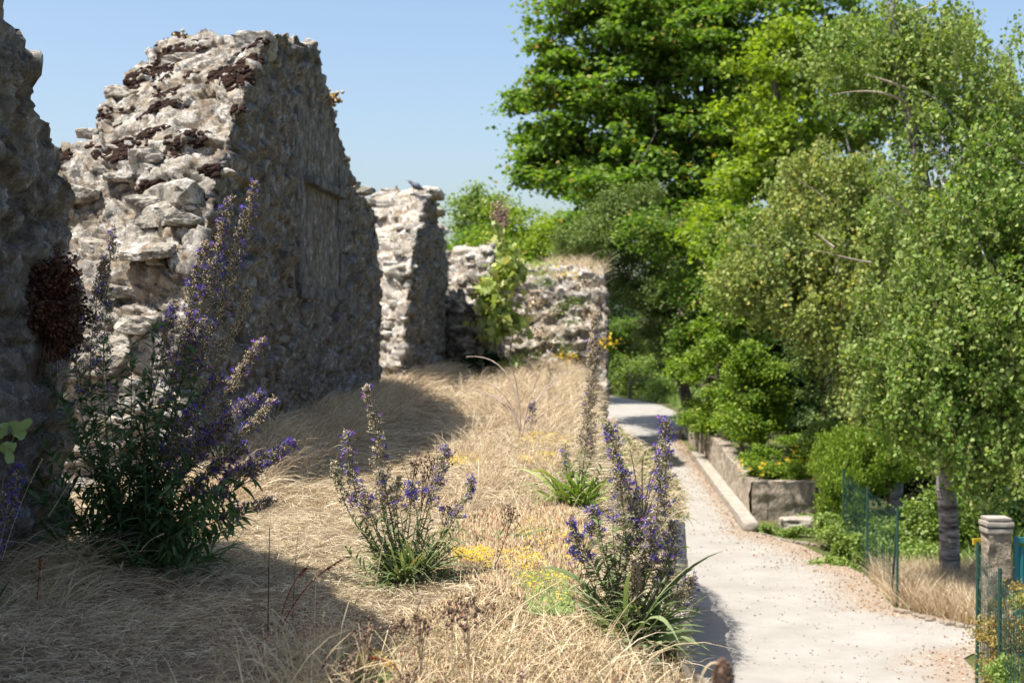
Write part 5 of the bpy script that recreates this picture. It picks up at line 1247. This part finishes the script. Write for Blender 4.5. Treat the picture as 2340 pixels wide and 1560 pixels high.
# ------------------------------------------------------------------ low wall, kerb, pier, stones
def low_wall():
    t = thing('low_wall', 'low weathered garden wall with streaked face beside the path', 'low wall', (4.3, 30, -2.2))
    y = np.arange(24.2, 41.5, .05); z = np.linspace(-2.25, -1.55, 16); Y, Zz = np.meshgrid(y, z, indexing='ij')
    X = kerb_x(Y) + .26; rib = .012 * np.sin(Y * 26) * (vnoise(np.stack([Y.ravel() * 2, Y.ravel() * 0, Y.ravel() * 0], 1), 3).reshape(Y.shape) + .7)
    V = np.stack([X - rib, Y, Zz], -1).reshape(-1, 3); V[:, 0] += .03 * fbm(V * 5, 3, 1); n, m = Y.shape
    V[:, 2] = -2.25 + (V[:, 2] + 2.25) * (1 + .022 * np.clip(V[:, 1] - 24.2, 0, 9)); V[:, 2] += np.where(Zz.ravel() > -1.56, .05 * vnoise(V * 3, 5), 0)
    i = np.arange(n - 1)[:, None] * m + np.arange(m - 1)[None]; F = np.stack([i, i + 1, i + m + 1, i + m], -1).reshape(-1, 4)
    rim = V.reshape(n, m, 3)[:, -1]; back = rim + [.28, 0, 0]; VT = np.concatenate([rim, back, back - [0, 0, .8]]); j = np.arange(n - 1)
    FT = np.concatenate([np.stack([j, j + 1, j + 1 + n, j + n], 1), np.stack([j + n, j + 1 + n, j + 1 + 2 * n, j + 2 * n], 1)])
    mk('side_face', shift([(V, F, 0), (VT, FT, 0)], t.location), MAT['palisade'], t)
    x0 = kerb_x(24.2) + .26
    mk('front_face', shift([rough_box(((x0 + 5.18) / 2 + .02, 24.33, -1.88), (5.18 - x0, .26, .70), 0, .02, 22, 4) + (0,)], t.location), MAT['palisade'], t)
low_wall()
def kerb():
    r = 0
    V = []; 
    for k in range(6):
        y0 = 22.9 + k * 2.0; y1 = y0 + 1.985; yc = (y0 + y1) / 2
        o = mk('kerb_stone', [rough_box((0, 0, 0), (.24, y1 - y0, .15), 0, .010, 12, k) + (0,)], MAT['concrete'])
        o.location = (float(kerb_x(yc)) + .12, yc, -2.12); o.rotation_euler = (0, 0, -math.atan(.055))
        tag(o, 'long concrete kerb block, %s along the low wall' % ['nearest of the row', 'second from the near end', 'third from the near end', 'third from the far end', 'second from the far end', 'farthest of the row'][k], 'kerb', 'kerb blocks along the low wall')
kerb()
o = mk('stone_pier', [rough_box((0, 0, 0), (.22, .24, 1.0), 0, .03, 16, 5, 7) + (0,)], MAT['render']); o.location = (5.31, 24.2, -1.72); tag(o, 'old rubble stone pier at the end of the low wall, under ivy', 'pier')
o = mk('stone_block', [blob((0, 0, 0), (.30, .25, .13), None, 4, .25, 1.5, 4, boxy=.8) + (0,)], MAT['concrete']); o.location = tuple(P(1822, 1196, 23.0)[:2]) + (-2.08,); tag(o, 'pale weathered stone block lying below the low wall', 'stone')
def edging(pts, lab, n, sz, grp):
    pts = np.array(pts); d = np.r_[0, np.cumsum(np.linalg.norm(np.diff(pts, axis=0), axis=1))]
    t = thing('stone_edging', lab, 'edging', tuple(pts[0]) + (-2.2,)); pc = []
    for k in range(n):
        s = (k + .5) / n * d[-1]; x = np.interp(s, d, pts[:, 0]); y = np.interp(s, d, pts[:, 1])
        part('stone', [rock((x + rng.normal() * .02, y + rng.normal() * .02, -2.18), np.array([sz, sz * .8, sz * .5]) * rng.uniform(.6, 1.3), None, 3, k) + (0,)], MAT['render'], t)
edging([(4.55, 16.75), (4.9, 16.0), (5.5, 15.5), (5.9, 15.2)], 'row of rough edging stones in front of the birch grass', 16, .075, None)
edging([(3.95, 22.7), (4.2, 21.9), (4.7, 21.4), (5.0, 21.3)], 'thin broken stone edging below the low wall end', 14, .07, None)
# gate pillar with cap and teal gate
def gate():
    Y = 13.9; x = (2279 - 1170) / FPX * Y; t = thing('gate_pillar', 'rough cement gate pillar with a flat cap beside the teal gate', 'gate pillar', (x, Y, -2.2))
    ztop = P(2279, 1200, Y)[2]
    mk('shaft', [rough_box((0, 0, (ztop + 2.2) / 2), (.215, .215, ztop + 2.2), 0, .022, 30, 2, 9) + (0,)], MAT['render'], t)
    mk('cap', [rough_box((0, 0, ztop + 2.2 + .025), (.27, .27, .045), 0, .005, 10, 3) + (0,), rough_box((0, 0, ztop + 2.2 + .07), (.235, .235, .03), 0, .004, 10, 5) + (0,), rough_box((0, 0, ztop + 2.2 - .04), (.25, .25, .05), 0, .004, 10, 6) + (0,)], MAT['concrete'], t)
    g = thing('metal_gate', 'teal painted metal gate with vertical ribs right of the pillar', 'gate', (x + .16, Y - .05, -2.2))
    zt = P(2310, 1222, Y)[2] + 2.2
    pan = [box((.55, 0, zt / 2 - .03), (1.06, .012, zt - .14)) + (0,)]
    for k in range(18): pan.append(box((.07 + k * .058, -.014, zt / 2 - .03), (.024, .016, zt - .16)) + (0,))
    mk('panel', pan, MAT['teal'], g, smooth=False)
    mk('frame', [box((.55, 0, zt - .04), (1.1, .04, .05)) + (0,), box((.55, 0, .1), (1.1, .04, .05)) + (0,), box((.015, 0, zt / 2), (.035, .042, zt)) + (0,), box((1.085, 0, zt / 2), (.035, .042, zt)) + (0,)], MAT['teal'], g, smooth=False)
    mk('hinge', [tube([[.0, -.02, zt * .8], [.0, -.02, zt * .8 + .1]], .014, 8) + (0,)], MAT['teal'], g)
gate()
# wire fence with posts
def fence(a, b, h, npost, lab, ext=0):
    a = np.array(a, float); b = np.array(b, float); L = np.linalg.norm(b - a); u = (b - a) / L
    t = thing('wire_fence', lab, 'wire fence', tuple(a) + (-2.2,), 'green wire fences of the garden')
    wv = []; m = int(L / .10)
    for k in range(m + 1):
        p = a + u * L * k / m; wob = .01 * math.sin(k * 1.3); wv.append(tube([[p[0], p[1], -2.18], [p[0] + wob, p[1], -2.2 + h * .5], [p[0], p[1], -2.2 + h]], .0036, 4) + (0,))
    for k in range(int(h / .10) + 1):
        z = -2.15 + k * .10
        if z > -2.2 + h: break
        wv.append(tube([[a[0], a[1], z], [(a[0] + b[0]) / 2, (a[1] + b[1]) / 2, z - .012], [b[0], b[1], z]], .0036, 4) + (0,))
    part('wire_mesh', wv, MAT['wire'], t)
    for k in range(npost):
        p = a + u * L * k / max(npost - 1, 1)
        part('post', [tube([[p[0], p[1], -2.25], [p[0], p[1], -2.2 + h * .5], [p[0], p[1], -2.2 + h + .06]], .016, 8) + (0,)], MAT['wire'], t)
fence((4.62, 17.0), (4.95, 21.2), 1.15, 3, 'green wire mesh fence running back from the birch to the hedge')
part('brace', [tube([[4.64, 17.35, -2.2], [4.62, 17.05, -1.3]], .016, 8) + (0,)], MAT['wire'], [o for o in COL.objects if o.name == 'wire_fence'][0])
fence((4.40, 13.4), (3.86, 10.6), 1.3, 3, 'green wire mesh fence in front of the rusty thicket, bottom right')
def post(px, y0, y1, Y, lab, mat='wire', r=.02, cap=None, grp=None):
    a = P(px, y1, Y); b = P(px, y0, Y); t = thing('fence_post', lab, 'post', (a[0], a[1], a[2]), grp)
    mk('shaft', [tube([[0, 0, -.02], [0, 0, (b[2] - a[2]) * .5], [0, 0, b[2] - a[2]]], r, 8) + (0,)], MAT[mat], t)
    if cap: mk('sign', [rough_box((-.02, -.02, b[2] - a[2] + .02), (.12, .02, .07), .3, .002, 6, 1) + (0,)], MAT[cap], t)
post(2236, 1240, 1400, 15.4, 'dark green post carrying a small yellow plate left of the pillar', cap='yellow')
post(1389, 905, 960, 56, 'small teal post at the far end of the path', 'teal', .05)

# house glimpsed through the birch
def house():
    t = thing('house', 'blue-grey rendered house glimpsed through the birch leaves', 'house', (11.2, 38, -2.2))
    mk('wall', [box((0, 0, 1.6), (6.0, 5.0, 3.2)) + (0,)], MAT['housewall'], t, smooth=False)
    V = np.array([[-3.3, -2.8, 3.2], [3.3, -2.8, 3.2], [3.3, 2.8, 3.2], [-3.3, 2.8, 3.2], [-3.3, 0, 4.7], [3.3, 0, 4.7]], float)
    r = mk('roof', [(V, np.array([[0, 1, 5, 4], [2, 3, 4, 5]]), 0), (V, np.array([[0, 4, 3], [1, 2, 5]]), 0)], MAT['tile'], t, smooth=False)
    mk('chimney', [box((1.5, .6, 4.9), (.5, .5, 1.0)) + (0,)], MAT['render'], r, smooth=False)
    for x in (-1.9, .6):
        f = mk('window', [box((x, -2.52, 1.7), (1.1, .08, 1.2)) + (0,)], MAT['concrete'], t, smooth=False); mk('pane', [box((x, -2.57, 1.7), (.94, .03, 1.04)) + (0,)], MAT['glass'], f, smooth=False)
    mk('door', [box((2.2, -2.52, 1.0), (.9, .07, 2.0)) + (0,)], MAT['teal'], t, smooth=False)
house()

# pigeon on the second stump
def pigeon():
    k = V2_[np.argmin(np.abs(V2_[:, 1] - 24.3) + np.abs(V2_[:, 0] + 1.66) * 3 - V2_[:, 2] * .8)]
    t = thing('pigeon', 'grey pigeon perched on top of the pale wall stump', 'pigeon', (k[0], k[1] - .05, k[2] + .02)); 
    s = np.linspace(0, 1, 15)
    # axis from tail (right, low) to head (left, up)
    ax = bez([.17, .04, .05], [.02, 0, .10], [-.10, -.02, .21], 15)
    rad = np.array([.010, .018, .026, .036, .046, .054, .060, .060, .056, .046, .035, .028, .029, .024, .006]) * 1.05
    body = tube(ax, rad, 14)
    V, F = body; V = np.vstack([V, ax[:1], ax[-1:]]); n = len(V)
    caps = [[(k + 1) % 14, k, n - 2] for k in range(14)] + [[14 * 14 + k, 14 * 14 + (k + 1) % 14, n - 1] for k in range(14)]
    bo = mk('body', [(V, F, 0), (V, np.array(caps), 0)], MAT['pigeon'], t)
    mk('beak', [inst(OCT_V, OCT_F, frames(np.array([[-1, -.2, -.25]])), np.array([[.032, .012, .012]]), np.array([[-.115, -.02, .212]])) + (0,)], MAT['pigeon_d'], t)
    for sg in (-1, 1):
        mk('wing', [blob((.045, sg * .05 + .01, .095), (.095, .014, .036), np.array([[.9, 0, .42], [0, 1, 0], [-.42, 0, .9]]), 3, .08, 2, 1) + (0,)], MAT['pigeon_d'], t)
        mk('leg', [tube([[-.01, sg * .02, .06], [-.012, sg * .02, .02], [-.012, sg * .02, -.01]], .004, 6) + (0,)], MAT['rust'], t)
    mk('tail', [ribbons([[.13, .03, .065]], [[.18, .04, .04]], [[.24, .05, .015]], .06, 3, 'flat', np.array([[0, 1.0, 0]]), .05) + (0,)], MAT['pigeon_d'], t)
pigeon()
print('polys', sum(len(o.data.polygons) for o in scene.objects if o.type == 'MESH'))
